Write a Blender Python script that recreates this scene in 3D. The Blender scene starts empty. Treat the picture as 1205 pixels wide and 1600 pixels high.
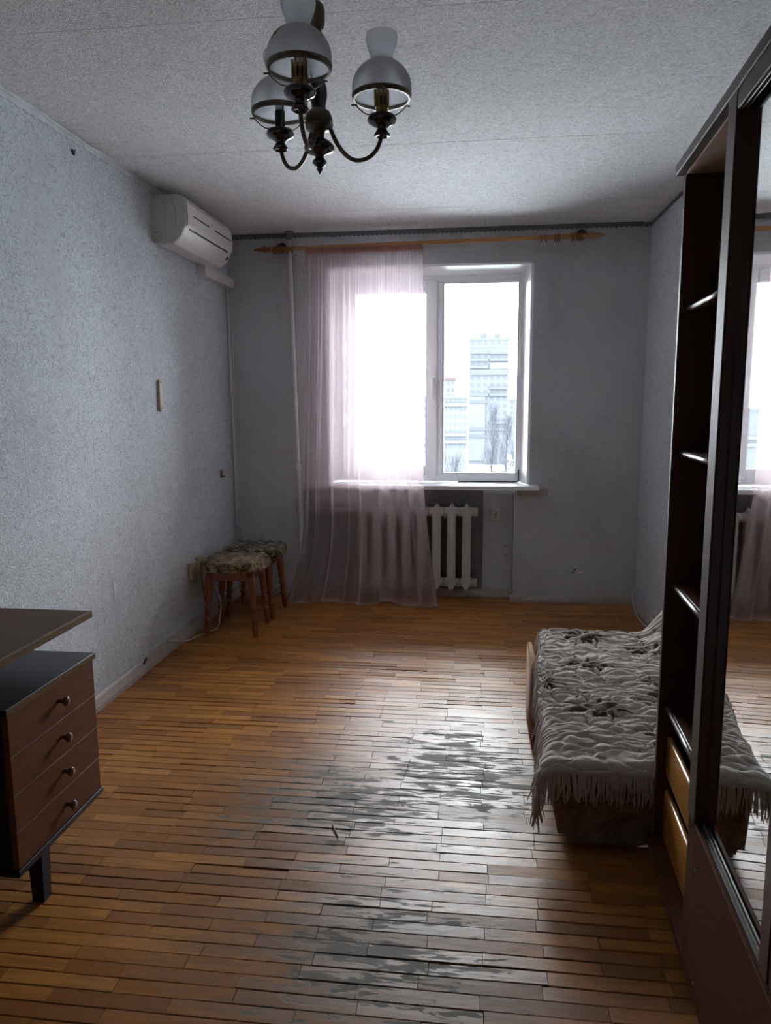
import bpy, bmesh, math, random
import numpy as np
from mathutils import Vector, Matrix
random.seed(7)
rng = np.random.default_rng(11)
SC = bpy.context.scene
COL = SC.collection
PI = math.pi

# ------------------------------------------------------------------ camera, sky, exposure
F_PX, PITCH, YAW, ROLL, CAM_H = 1162.23, 0.147091, 0.121706, -0.0053706, 1.43107
XL, XR, D, H, REAR = -1.772, 1.129, 5.297, 2.6, -0.55
cd = bpy.data.cameras.new('camera'); cam = bpy.data.objects.new('camera', cd); COL.objects.link(cam)
fw = Vector((-math.sin(YAW)*math.cos(PITCH), math.cos(YAW)*math.cos(PITCH), -math.sin(PITCH)))
rt = Vector((math.cos(YAW), math.sin(YAW), 0)); up = rt.cross(fw)
r2 = math.cos(ROLL)*rt + math.sin(ROLL)*up; u2 = -math.sin(ROLL)*rt + math.cos(ROLL)*up
mw = Matrix.Identity(4)
for i in range(3):
    mw[i][0], mw[i][1], mw[i][2] = r2[i], u2[i], -fw[i]
mw[2][3] = CAM_H
cam.matrix_world = mw
cd.sensor_fit = 'VERTICAL'; cd.sensor_height = 36.0; cd.lens = F_PX/1600*36; cd.clip_start = 0.02; cd.clip_end = 5000
SC.camera = cam

SKY = 33.0
world = bpy.data.worlds.new('overcast'); SC.world = world; world.use_nodes = True
bg = world.node_tree.nodes['Background']
bg.inputs['Color'].default_value = (0.94, 0.97, 1.0, 1); bg.inputs['Strength'].default_value = SKY
SC.view_settings.view_transform = 'Standard'; SC.view_settings.look = 'None'
SC.view_settings.gamma = 1.0; SC.view_settings.use_curve_mapping = False
SC.view_settings.exposure = 0.0
SC.cycles.max_bounces = 10; SC.cycles.diffuse_bounces = 7; SC.cycles.glossy_bounces = 5
SC.cycles.transparent_max_bounces = 16; SC.cycles.caustics_reflective = False; SC.cycles.caustics_refractive = False
SC.cycles.sample_clamp_indirect = 20.0
# daylight portal in the window opening (guides the sampling of the sky, gives no light of its own)
ld = bpy.data.lights.new('window_portal', 'AREA'); ld.shape = 'RECTANGLE'; ld.size = 1.40; ld.size_y = 1.52
ld.cycles.is_portal = True
lo = bpy.data.objects.new('window_portal', ld); COL.objects.link(lo)
lo.location = (-0.345, D+0.36, 1.59); lo.rotation_euler = (-PI/2, 0, 0)

# ------------------------------------------------------------------ helpers
ORG = {}
def box(bm, x0, x1, y0, y1, z0, z1, bev=0.0, seg=1):
    vs = [bm.verts.new(p) for p in ((x0,y0,z0),(x1,y0,z0),(x1,y1,z0),(x0,y1,z0),(x0,y0,z1),(x1,y0,z1),(x1,y1,z1),(x0,y1,z1))]
    fs = [bm.faces.new([vs[i] for i in q]) for q in ((3,2,1,0),(4,5,6,7),(0,1,5,4),(1,2,6,5),(2,3,7,6),(3,0,4,7))]
    if bev > 0:
        es = list({e for f in fs for e in f.edges})
        bmesh.ops.bevel(bm, geom=es, offset=bev, segments=seg, affect='EDGES', profile=0.5)
    return vs
def lathe(bm, prof, seg=24, c=(0,0,0), ax='z', cap=True):
    rings = []
    for r, z in prof:
        ring = []
        for k in range(seg):
            a = 2*PI*k/seg; x, y = r*math.cos(a), r*math.sin(a)
            if ax == 'z': p = (c[0]+x, c[1]+y, c[2]+z)
            elif ax == 'x': p = (c[0]+z, c[1]+x, c[2]+y)
            else: p = (c[0]+y, c[1]+z, c[2]+x)
            ring.append(bm.verts.new(p))
        rings.append(ring)
    for a, b in zip(rings, rings[1:]):
        for k in range(seg):
            bm.faces.new((a[k], a[(k+1) % seg], b[(k+1) % seg], b[k]))
    if cap:
        if prof[0][0] > 1e-5: bm.faces.new(rings[0][::-1])
        if prof[-1][0] > 1e-5: bm.faces.new(rings[-1])
def tube(bm, pts, r, seg=8, cap=True):
    pts = [Vector(p) for p in pts]; rr = r if isinstance(r, (list, tuple)) else [r]*len(pts)
    rings = []; ref = None
    for i, p in enumerate(pts):
        t = (pts[min(i+1, len(pts)-1)] - pts[max(i-1, 0)]).normalized()
        if ref is None:
            ref = t.orthogonal().normalized()
        ref = (ref - t*ref.dot(t)).normalized(); b = t.cross(ref)
        rings.append([bm.verts.new(p + rr[i]*(math.cos(2*PI*k/seg)*ref + math.sin(2*PI*k/seg)*b)) for k in range(seg)])
    for a, b in zip(rings, rings[1:]):
        for k in range(seg):
            bm.faces.new((a[k], a[(k+1) % seg], b[(k+1) % seg], b[k]))
    if cap:
        bm.faces.new(rings[0][::-1]); bm.faces.new(rings[-1])
def smooth_path(pts, n=8):
    P = [Vector(p) for p in pts]; out = []
    for i in range(len(P)-1):
        p0, p1, p2, p3 = P[max(i-1,0)], P[i], P[i+1], P[min(i+2, len(P)-1)]
        for k in range(n):
            t = k/n
            out.append(0.5*((2*p1)+(-p0+p2)*t+(2*p0-5*p1+4*p2-p3)*t*t+(-p0+3*p1-3*p2+p3)*t**3))
    out.append(P[-1]); return out
def prism(bm, poly, axis, a0, a1):
    """poly of 2-D points, extruded along axis from a0 to a1"""
    def mk(u, v, a):
        return {'x': (a, u, v), 'y': (u, a, v), 'z': (u, v, a)}[axis]
    A = [bm.verts.new(mk(u, v, a0)) for u, v in poly]; B = [bm.verts.new(mk(u, v, a1)) for u, v in poly]
    n = len(poly)
    bm.faces.new(A); bm.faces.new(B[::-1])
    for k in range(n): bm.faces.new((A[k], B[k], B[(k+1) % n], A[(k+1) % n]))
def grid(bm, P):
    """P: array (n,m,3)"""
    n, m = P.shape[:2]
    V = [[bm.verts.new(P[i, j]) for j in range(m)] for i in range(n)]
    for i in range(n-1):
        for j in range(m-1):
            bm.faces.new((V[i][j], V[i+1][j], V[i+1][j+1], V[i][j+1]))
    return V
def B():
    return bmesh.new()
def link(name, bm, mat, parent=None, smooth=False, fixn=True, angle=None):
    if fixn: bmesh.ops.recalc_face_normals(bm, faces=bm.faces)
    cs = [v.co for v in bm.verts]
    lo_ = Vector([min(c[i] for c in cs) for i in range(3)]); hi = Vector([max(c[i] for c in cs) for i in range(3)])
    c = (lo_+hi)/2
    if parent is None: c.z = lo_.z
    for v in bm.verts: v.co -= c
    me = bpy.data.meshes.new(name); bm.to_mesh(me); bm.free()
    if smooth:
        me.polygons.foreach_set('use_smooth', [True]*len(me.polygons))
        if angle is not None: me.set_sharp_from_angle(angle=angle)
    o = bpy.data.objects.new(name, me); COL.objects.link(o)
    if mat: me.materials.append(mat)
    if parent is not None:
        o.parent = parent; o.location = c - ORG[parent.name]
    else:
        o.location = c
    ORG[o.name] = c
    return o
def tag(o, label=None, cat=None, group=None, kind=None):
    if label: o['label'] = label
    if cat: o['category'] = cat
    if group: o['group'] = group
    if kind: o['kind'] = kind
    return o
def thing(name, label, cat, loc=(0,0,0), rz=0.0, group=None, local=False):
    o = bpy.data.objects.new(name, None); COL.objects.link(o); o.empty_display_size = 0.1
    o.location = loc; o.rotation_euler = (0, 0, rz)
    ORG[o.name] = Vector((0,0,0)) if local else Vector(loc)
    return tag(o, label, cat, group)
def struct(name, label, cat, loc=(0,0,0)):
    o = thing(name, label, cat, loc); o['kind'] = 'structure'; return o
def copy_tree(o, parent=None):
    c = o.copy(); COL.objects.link(c)
    if parent is not None: c.parent = parent
    for ch in o.children: copy_tree(ch, c)
    return c

# ------------------------------------------------------------------ materials
def nodes(name):
    m = bpy.data.materials.new(name); m.use_nodes = True
    nt = m.node_tree; return m, nt, nt.nodes['Principled BSDF']
def nd(nt, t, **kw):
    n = nt.nodes.new(t)
    for k, v in kw.items():
        if k in n.inputs: n.inputs[k].default_value = v
        else: setattr(n, k, v)
    return n
def ramp(nt, fac, stops, interp='LINEAR'):
    r = nt.nodes.new('ShaderNodeValToRGB'); r.color_ramp.interpolation = interp
    els = r.color_ramp.elements
    while len(els) < len(stops): els.new(0.5)
    for e, (p, c) in zip(els, stops):
        e.position = p; e.color = (c, c, c, 1) if isinstance(c, (int, float)) else (*c, 1)
    nt.links.new(fac, r.inputs['Fac']); return r.outputs['Color']
def mixc(nt, fac, a, b, mode='MIX'):
    n = nt.nodes.new('ShaderNodeMix'); n.data_type = 'RGBA'; n.blend_type = mode; n.clamp_result = False
    for s, v in ((n.inputs[0], fac), (n.inputs[6], a), (n.inputs[7], b)):
        if isinstance(v, (int, float)): s.default_value = v
        elif isinstance(v, (tuple, list)): s.default_value = (*v, 1)
        else: nt.links.new(v, s)
    return n.outputs[2]
def mth(nt, op, a, b=0.0, c=None):
    n = nt.nodes.new('ShaderNodeMath'); n.operation = op
    for s, v in zip(n.inputs, (a, b, c)):
        if v is None: continue
        if isinstance(v, (int, float)): s.default_value = v
        else: nt.links.new(v, s)
    return n.outputs[0]
def coords(nt, space='Position', scale=(1,1,1), loc=(0,0,0)):
    if space == 'Position':
        o = nt.nodes.new('ShaderNodeNewGeometry').outputs['Position']
    else:
        o = nt.nodes.new('ShaderNodeTexCoord').outputs[space]
    mp = nt.nodes.new('ShaderNodeMapping'); mp.inputs['Scale'].default_value = scale; mp.inputs['Location'].default_value = loc
    nt.links.new(o, mp.inputs['Vector']); return mp.outputs['Vector']
def noise(nt, vec, scale=10, detail=3, rough=0.55, dist=0.0):
    n = nd(nt, 'ShaderNodeTexNoise', Scale=scale, Detail=detail, Roughness=rough, Distortion=dist)
    nt.links.new(vec, n.inputs['Vector']); return n.outputs['Fac']
def bump(nt, bsdf, h, strength=0.3, dist=0.01):
    b = nd(nt, 'ShaderNodeBump', Strength=strength, Distance=dist)
    nt.links.new(h, b.inputs['Height']); nt.links.new(b.outputs['Normal'], bsdf.inputs['Normal']); return b
def plain(name, col, rough=0.5, metal=0.0, var=0.12, scale=12.0, bmp=0.0, bscale=80.0, spec=0.5, space='Object', coat=0.0, dist=0.003):
    m, nt, p = nodes(name)
    v = coords(nt, space)
    f = noise(nt, v, scale, 4)
    c = mixc(nt, f, tuple(x*(1-var) for x in col), tuple(min(1, x*(1+var)) for x in col))
    nt.links.new(c, p.inputs['Base Color'])
    p.inputs['Roughness'].default_value = rough; p.inputs['Metallic'].default_value = metal
    p.inputs['Specular IOR Level'].default_value = spec; p.inputs['Coat Weight'].default_value = coat
    if bmp: bump(nt, p, noise(nt, v, bscale, 3), bmp, dist)
    return m
def wood(name, dark, light, rough=0.35, stretch=(1,14,14), scale=6.0, coat=0.0, space='Object', spec=0.5):
    m, nt, p = nodes(name)
    v = coords(nt, space, stretch)
    f = noise(nt, v, scale, 5, 0.6, 0.6)
    g = noise(nt, v, scale*6, 2, 0.5)
    f2 = mth(nt, 'ADD', mth(nt, 'MULTIPLY', f, 0.75), mth(nt, 'MULTIPLY', g, 0.25))
    nt.links.new(ramp(nt, f2, [(0.3, dark), (0.7, light)]), p.inputs['Base Color'])
    p.inputs['Roughness'].default_value = rough; p.inputs['Coat Weight'].default_value = coat; p.inputs['Coat Roughness'].default_value = 0.2
    p.inputs['Specular IOR Level'].default_value = spec
    bump(nt, p, f2, 0.08, 0.002)
    return m
def wallpaper(name, c_lo, c_hi, speck_dark, speck_light, scale=120.0, bmp=0.35, stretch=(1,1,1), rough=0.8, amt=1.0, stain=None):
    m, nt, p = nodes(name)
    v = coords(nt, 'Position', stretch)
    big = noise(nt, coords(nt, 'Position'), 1.3, 5, 0.65)
    mid = noise(nt, v, scale*0.40, 3, 0.6, 2.2)
    fine = noise(nt, v, scale*0.75, 2, 0.55, 2.6)
    base = mixc(nt, ramp(nt, big, [(0.3, 0.0), (0.7, 1.0)]), c_lo, c_hi)
    base = mixc(nt, ramp(nt, mid, [(0.50, 0.0), (0.60, 0.85*amt)]), base, speck_dark)
    base = mixc(nt, ramp(nt, fine, [(0.53, 0.0), (0.61, 0.9*amt)]), base, speck_light)
    if stain:
        st = noise(nt, coords(nt, 'Position', (1,1,0.45), (4,2,7)), 2.1, 6, 0.7, 0.6)
        base = mixc(nt, ramp(nt, st, [(0.52, 0.0), (0.72, 0.55)]), base, stain)
    nt.links.new(base, p.inputs['Base Color'])
    p.inputs['Roughness'].default_value = rough; p.inputs['Specular IOR Level'].default_value = 0.2
    bump(nt, p, mth(nt, 'ADD', mid, mth(nt, 'MULTIPLY', fine, 1.2)), bmp, 0.005)
    return m

M = {}
M['paper'] = wallpaper('blue_grey_wallpaper', (0.54,0.585,0.625), (0.62,0.665,0.705), (0.38,0.40,0.44), (0.78,0.81,0.84), 88, 0.55, stain=(0.50,0.50,0.54))
M['paper_back'] = wallpaper('smooth_grey_wallpaper', (0.50,0.51,0.525), (0.57,0.58,0.595), (0.42,0.43,0.445), (0.60,0.61,0.625), 130, 0.15, amt=.7, stain=(0.33,0.325,0.335))
M['ceiling'] = wallpaper('embossed_ceiling_paper', (0.69,0.69,0.69), (0.76,0.76,0.76), (0.55,0.55,0.55), (0.92,0.92,0.92), 78, 0.8, rough=0.8)
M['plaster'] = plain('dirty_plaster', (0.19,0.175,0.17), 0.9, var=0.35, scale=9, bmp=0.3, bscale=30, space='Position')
M['border'] = plain('border_paper', (0.15,0.155,0.17), 0.8, var=0.5, scale=45, space='Position')
M['cornice'] = plain('painted_cornice', (0.58,0.60,0.62), 0.7, var=0.3, scale=14, bmp=0.3, bscale=40, space='Position')
M['skirting'] = plain('worn_painted_skirting', (0.42,0.36,0.34), 0.55, var=0.35, scale=16, bmp=0.2, bscale=50, space='Position')
M['pvc'] = plain('white_pvc', (0.87,0.88,0.90), 0.3, var=0.02)
M['pvc_reveal'] = plain('white_reveal_panel', (0.87,0.875,0.885), 0.4, var=0.03)
M['rubber'] = plain('black_gasket', (0.02,0.02,0.02), 0.6)
M['ac'] = plain('yellowed_white_plastic', (0.66,0.63,0.59), 0.35, var=0.03)
M['ac_end'] = plain('beige_plastic', (0.55,0.52,0.48), 0.4, var=0.04)
M['black'] = plain('black_recess', (0.008,0.008,0.008), 0.7)
M['pipe'] = plain('painted_pipe', (0.62,0.60,0.58), 0.4, var=0.12, scale=18)
M['radiator'] = plain('painted_cast_iron', (0.60,0.57,0.54), 0.4, var=0.15, scale=15, bmp=0.15, bscale=60)
M['socket'] = plain('cream_socket_plastic', (0.50,0.42,0.28), 0.4)
M['socket_white'] = plain('white_socket_plastic', (0.55,0.52,0.50), 0.4)
M['cable'] = plain('white_cable', (0.62,0.60,0.57), 0.5)
M['rod'] = wood('varnished_rod_wood', (0.36,0.17,0.05), (0.55,0.29,0.10), 0.3, (1,14,14), 5, 0.3)
M['rod_ring'] = wood('ring_wood', (0.20,0.075,0.025), (0.34,0.15,0.05), 0.35, (6,6,6), 6)
M['bracket'] = plain('dark_bracket', (0.06,0.03,0.02), 0.5)
M['clip'] = plain('clip_wire', (0.7,0.66,0.6), 0.3, 0.8)
M['tape'] = plain('curtain_heading_tape', (0.36,0.17,0.14), 0.8, bmp=0.3)
M['desk_top'] = wood('desk_top_veneer', (0.075,0.038,0.024), (0.115,0.062,0.040), 0.55, (14,1,14), 5, spec=0.25)
M['desk_edge'] = wood('worn_desk_edge', (0.10,0.055,0.022), (0.19,0.11,0.045), 0.6, (10,1,10), 8, spec=0.2)
M['desk_black'] = plain('black_painted_wood', (0.012,0.012,0.014), 0.32, var=0.3, spec=0.35)
M['desk_drawer'] = wood('walnut_drawer_veneer', (0.10,0.030,0.009), (0.185,0.062,0.021), 0.55, (1,2.5,12), 5, spec=0.25)
M['knob'] = plain('brown_turned_knob', (0.11,0.055,0.035), 0.3)
M['stool'] = wood('varnished_stool_wood', (0.17,0.042,0.014), (0.27,0.080,0.026), 0.3, (10,10,1), 6, 0.2)
M['cab'] = wood('mahogany_polish', (0.042,0.0115,0.006), (0.072,0.021,0.011), 0.34, (12,12,1), 5, 0.15, spec=0.4)
M['cab_edge'] = wood('mahogany_edge', (0.085,0.058,0.050), (0.12,0.085,0.075), 0.55, (12,12,1), 5, 0.0, spec=0.22)
M['cab_nose'] = wood('mahogany_nosing', (0.070,0.042,0.034), (0.105,0.064,0.052), 0.30, (12,12,1), 5, 0.3)
M['cab_base'] = wood('mahogany_base', (0.075,0.028,0.015), (0.11,0.044,0.024), 0.65, (12,1,12), 5, spec=0.06)
M['cab_soffit'] = wood('bounce_lit_underside', (0.42,0.27,0.21), (0.52,0.35,0.28), 0.7, (12,1,12), 5)  # much paler than the mahogany: bounce light on the soffit painted into its colour
M['cab_drawer'] = wood('honey_drawer_wood', (0.36,0.155,0.028), (0.52,0.245,0.05), 0.28, (10,1,10), 5, 0.3)
M['rail'] = plain('grey_track', (0.26,0.24,0.22), 0.4, 0.3)
M['brass'] = plain('dull_brass', (0.12,0.095,0.07), 0.32, 0.9, var=0.25)
M['chain_wood'] = plain('dark_lacquered_wood', (0.022,0.006,0.005), 0.15, var=0.2, coat=0.6)
M['crown'] = plain('gilt_candle_crown', (0.34,0.20,0.065), 0.4, 0.35)
M['bulb_black'] = plain('black_lamp_socket', (0.012,0.012,0.014), 0.35)
M['wire'] = plain('dark_wire', (0.06,0.05,0.04), 0.4, 0.7)
M['chip'] = plain('pale_wood_strip', (0.52,0.44,0.30), 0.6)
M['rust'] = plain('rusty_hook', (0.26,0.13,0.09), 0.6)
M['torn'] = plain('torn_paper_backing', (0.70,0.68,0.62), 0.8)
M['stick'] = plain('pale_twig', (0.20,0.13,0.07), 0.6)

m, nt, p = nodes('silver_mirror')
nz = noise(nt, coords(nt, 'Object'), 3, 2)
nt.links.new(mixc(nt, nz, (0.80,0.82,0.80), (0.86,0.87,0.86)), p.inputs['Base Color'])
p.inputs['Metallic'].default_value = 1; p.inputs['Roughness'].default_value = 0.015
M['mirror'] = m
# window glass: clear sheet with a surface reflection
m, nt, p = nodes('window_glass'); nt.nodes.remove(p)
tr = nd(nt, 'ShaderNodeBsdfTransparent', Color=(0.94,0.97,0.98,1)); gl = nd(nt, 'ShaderNodeBsdfGlossy', Roughness=0.02)
fr = nd(nt, 'ShaderNodeFresnel', IOR=1.45); mx = nt.nodes.new('ShaderNodeMixShader')
nt.links.new(fr.outputs[0], mx.inputs[0]); nt.links.new(tr.outputs[0], mx.inputs[1]); nt.links.new(gl.outputs[0], mx.inputs[2])
nt.links.new(mx.outputs[0], nt.nodes['Material Output'].inputs['Surface']); M['glass'] = m
# sheer curtain
m, nt, p = nodes('pink_sheer_voile'); nt.nodes.remove(p)
v = coords(nt, 'Object', (1,1,1))
cc = mixc(nt, noise(nt, v, 5, 2), (0.81,0.66,0.69), (0.87,0.74,0.765))
tl = nt.nodes.new('ShaderNodeBsdfTranslucent'); df = nt.nodes.new('ShaderNodeBsdfDiffuse')
nt.links.new(cc, tl.inputs['Color']); nt.links.new(cc, df.inputs['Color'])
m1 = nt.nodes.new('ShaderNodeMixShader'); m1.inputs[0].default_value = 0.45
nt.links.new(tl.outputs[0], m1.inputs[1]); nt.links.new(df.outputs[0], m1.inputs[2])
tr = nd(nt, 'ShaderNodeBsdfTransparent', Color=(1.0,0.95,0.96,1))
lw = nd(nt, 'ShaderNodeLayerWeight', Blend=0.35)
fac = ramp(nt, lw.outputs['Facing'], [(0.0, 0.30), (1.0, 0.97)])
m2 = nt.nodes.new('ShaderNodeMixShader'); nt.links.new(fac, m2.inputs[0])
nt.links.new(tr.outputs[0], m2.inputs[1]); nt.links.new(m1.outputs[0], m2.inputs[2])
nt.links.new(m2.outputs[0], nt.nodes['Material Output'].inputs['Surface']); M['sheer'] = m
# frosted lamp glass
def frosted(name, col, clear, tlf=0.55):
    m, nt, p = nodes(name); nt.nodes.remove(p)
    cc = mixc(nt, noise(nt, coords(nt, 'Object'), 9, 3), tuple(c*0.92 for c in col), col)
    tl = nt.nodes.new('ShaderNodeBsdfTranslucent'); df = nt.nodes.new('ShaderNodeBsdfDiffuse'); gs = nd(nt, 'ShaderNodeBsdfGlossy', Roughness=0.3)
    nt.links.new(cc, tl.inputs['Color']); nt.links.new(cc, df.inputs['Color'])
    a = nt.nodes.new('ShaderNodeMixShader'); a.inputs[0].default_value = 1-tlf
    nt.links.new(tl.outputs[0], a.inputs[1]); nt.links.new(df.outputs[0], a.inputs[2])
    b = nt.nodes.new('ShaderNodeMixShader'); b.inputs[0].default_value = 0.06
    nt.links.new(a.outputs[0], b.inputs[1]); nt.links.new(gs.outputs[0], b.inputs[2])
    tr = nd(nt, 'ShaderNodeBsdfTransparent', Color=(0.95,0.97,1,1)); c = nt.nodes.new('ShaderNodeMixShader'); c.inputs[0].default_value = clear
    nt.links.new(b.outputs[0], c.inputs[1]); nt.links.new(tr.outputs[0], c.inputs[2])
    nt.links.new(c.outputs[0], nt.nodes['Material Output'].inputs['Surface']); return m
M['frost'] = frosted('frosted_shade_glass', (0.68,0.69,0.71), 0.04, 0.80)
M['chimney'] = frosted('frosted_chimney_glass', (0.70,0.72,0.75), 0.22, 0.6)

# parquet
m, nt, p = nodes('worn_parquet')
at = nd(nt, 'ShaderNodeAttribute', attribute_name='rnd'); sep = nt.nodes.new('ShaderNodeSeparateColor'); nt.links.new(at.outputs['Color'], sep.inputs[0])
R1, R2, R3 = sep.outputs[0], sep.outputs[1], sep.outputs[2]
pos = nt.nodes.new('ShaderNodeNewGeometry').outputs['Position']
shift = nt.nodes.new('ShaderNodeVectorMath'); shift.operation = 'ADD'
cmb = nt.nodes.new('ShaderNodeCombineXYZ'); nt.links.new(mth(nt, 'MULTIPLY', R2, 40), cmb.inputs[0]); nt.links.new(mth(nt, 'MULTIPLY', R3, 40), cmb.inputs[2])
nt.links.new(pos, shift.inputs[0]); nt.links.new(cmb.outputs[0], shift.inputs[1])
mp = nt.nodes.new('ShaderNodeMapping'); mp.inputs['Scale'].default_value = (3, 40, 3); nt.links.new(shift.outputs[0], mp.inputs['Vector'])
grain = noise(nt, mp.outputs[0], 2.2, 5, 0.6, 0.7)
base = ramp(nt, R1, [(0.0, (0.24,0.082,0.013)), (0.35, (0.37,0.138,0.021)), (0.75, (0.45,0.175,0.028)), (1.0, (0.54,0.24,0.05))])
base = mixc(nt, ramp(nt, grain, [(0.35, 0.6), (0.62, 0.0)]), base, (0.22,0.085,0.022))
# traffic wear: patches where the varnish is gone, with ragged edges running along the strips
def blob(cx, cy, rx, ry, rot=0.0):
    mpn = nt.nodes.new('ShaderNodeMapping'); mpn.vector_type = 'TEXTURE'
    mpn.inputs['Location'].default_value = (cx, cy, 0); mpn.inputs['Rotation'].default_value = (0,0,rot); mpn.inputs['Scale'].default_value = (rx, ry, 1e6)
    nt.links.new(pos, mpn.inputs['Vector'])
    ln = nt.nodes.new('ShaderNodeVectorMath'); ln.operation = 'LENGTH'; nt.links.new(mpn.outputs[0], ln.inputs[0])
    return mth(nt, 'SUBTRACT', 1.0, ln.outputs['Value'])
wm = mth(nt, 'MAXIMUM', blob(-0.05,2.75,0.75,0.85), blob(-0.45,2.45,0.75,0.6))
wm = mth(nt, 'MAXIMUM', wm, blob(-0.25,1.75,0.6,0.55))
wn = noise(nt, coords(nt, 'Position', (4.5,19,5)), 1.3, 6, 0.68, 0.9)
wn2 = noise(nt, coords(nt, 'Position', (6,30,6)), 1.6, 4, 0.6, 0.4)
wear = mth(nt, 'ADD', mth(nt, 'MULTIPLY', wm, 0.30), mth(nt, 'ADD', mth(nt, 'MULTIPLY', wn, 0.75), mth(nt, 'MULTIPLY', wn2, 0.45)))
wearm = ramp(nt, wear, [(0.825, 0.0), (0.85, 0.9)])
grime = ramp(nt, mth(nt, 'ADD', mth(nt, 'MULTIPLY', wm, 0.45), wn), [(0.50, 0.0), (0.86, 0.82)])
base = mixc(nt, grime, base, (0.165,0.108,0.066))
base = mixc(nt, wearm, base, (0.115,0.10,0.075))
pn = noise(nt, coords(nt, 'Position', (7,16,7), (3.1,1.7,0)), 1.25, 5, 0.6, 0.5)
paintm = ramp(nt, pn, [(0.675, 0.0), (0.70, 0.75)])
base = mixc(nt, paintm, base, (0.34,0.31,0.26))
nt.links.new(base, p.inputs['Base Color'])
fr_ = noise(nt, coords(nt, 'Position', (4,9,4)), 1.5, 4, 0.6)
rgh = mth(nt, 'ADD', mth(nt, 'ADD', 0.27, mth(nt, 'MULTIPLY', fr_, 0.18)), mth(nt, 'MULTIPLY', wearm, 0.32))
rgh = mth(nt, 'ADD', rgh, mth(nt, 'MULTIPLY', R3, 0.06))
nt.links.new(rgh, p.inputs['Roughness']); p.inputs['Specular IOR Level'].default_value = 0.48
hgt = mth(nt, 'ADD', mth(nt, 'MULTIPLY', grain, 0.35), mth(nt, 'MULTIPLY', noise(nt, coords(nt, 'Position', (6,16,6)), 2.0, 3), 1.0))
hgt = mth(nt, 'SUBTRACT', hgt, mth(nt, 'MULTIPLY', wearm, 0.5))
bump(nt, p, hgt, 0.22, 0.004)
M['parquet'] = m

# fabrics
def fabric(name, c0, c1, c2, scale=30, bmp=0.6, space='Object', bs=180):
    m, nt, p = nodes(name); v = coords(nt, space)
    f = noise(nt, v, scale, 5, 0.7, 1.0)
    nt.links.new(ramp(nt, f, [(0.36, c0), (0.5, c1), (0.64, c2)]), p.inputs['Base Color'])
    p.inputs['Roughness'].default_value = 0.95; p.inputs['Specular IOR Level'].default_value = 0.1; p.inputs['Sheen Weight'].default_value = 0.2
    bump(nt, p, noise(nt, v, bs, 3), bmp, 0.006); return m
M['stool_fab'] = fabric('mottled_bouclé_cover', (0.018,0.010,0.005), (0.16,0.105,0.048), (0.42,0.33,0.18), 24, 0.9, bs=110)
M['stool_fab_dark'] = fabric('dark_patterned_cover', (0.012,0.007,0.004), (0.05,0.032,0.016), (0.34,0.29,0.18), 17, 0.8, bs=110)
M['sofa_fab'] = fabric('brown_sofa_upholstery', (0.045,0.022,0.012), (0.14,0.075,0.035), (0.21,0.12,0.06), 14, 0.4)
M['sofa_side'] = fabric('orange_brown_side_cloth', (0.16,0.080,0.038), (0.30,0.165,0.085), (0.38,0.23,0.13), 16, 0.4)
M['fringe'] = plain('taupe_fringe_thread', (0.42,0.36,0.31), 0.95, var=0.25, scale=40)
m, nt, p = nodes('quilted_taupe_blanket')
at = nd(nt, 'ShaderNodeAttribute', attribute_name='motif'); v = coords(nt, 'Object')
cc = mixc(nt, noise(nt, v, 25, 4), (0.46,0.41,0.365), (0.56,0.505,0.455))
cc = mixc(nt, at.outputs['Fac'], cc, (0.085,0.060,0.045))
nt.links.new(cc, p.inputs['Base Color']); p.inputs['Roughness'].default_value = 0.9; p.inputs['Sheen Weight'].default_value = 0.15; p.inputs['Specular IOR Level'].default_value = 0.15
bump(nt, p, noise(nt, v, 300, 3), 0.35, 0.003); M['blanket'] = m

# outside
M['snow'] = plain('snowy_ground', (0.60,0.62,0.64), 0.9, var=0.3, scale=0.05, space='Position')
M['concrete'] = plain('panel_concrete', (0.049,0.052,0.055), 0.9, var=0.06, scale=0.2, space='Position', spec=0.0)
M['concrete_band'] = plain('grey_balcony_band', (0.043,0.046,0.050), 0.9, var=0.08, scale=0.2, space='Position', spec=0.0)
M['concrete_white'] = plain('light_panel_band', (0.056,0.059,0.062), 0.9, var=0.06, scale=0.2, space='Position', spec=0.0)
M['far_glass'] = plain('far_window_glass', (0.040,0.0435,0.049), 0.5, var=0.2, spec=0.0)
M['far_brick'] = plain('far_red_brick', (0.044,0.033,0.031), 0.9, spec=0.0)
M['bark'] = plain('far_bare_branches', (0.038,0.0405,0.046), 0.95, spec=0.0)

# ------------------------------------------------------------------ room shell
def slab(name, label, cat, boxes, mat):
    bm = B()
    for b in boxes: box(bm, *b)
    return tag(link(name, bm, mat), label, cat, kind='structure')
floor = slab('floor', 'worn orange-brown wooden strip parquet floor', 'floor', [(XL-0.1, XR+0.1, REAR, D+0.12, -0.06, -0.012)], M['black'])
ceiling = slab('ceiling', 'grey-white ceiling covered in embossed paper strips', 'ceiling', [(XL-0.1, XR+0.1, REAR, D+0.1, H, H+0.1)], M['ceiling'])
wall_left = slab('wall_left', 'long blue-grey speckled wallpapered wall behind desk and stools', 'wall', [(XL-0.12, XL, REAR, D+0.1, -0.05, H+0.05)], M['paper'])
wall_right = slab('wall_right', 'speckled wallpapered wall behind sofa and cabinet', 'wall', [(XR, XR+0.12, REAR, D+0.1, -0.05, H+0.05)], M['paper'])
wall_rear = slab('wall_rear', 'wallpapered wall facing the window', 'wall', [(XL-0.12, XR+0.12, REAR-0.12, REAR, -0.05, H+0.05)], M['paper'])
OX0, OX1, OZ0, OZ1 = -1.065, 0.372, 0.80, 2.362      # window opening
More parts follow.
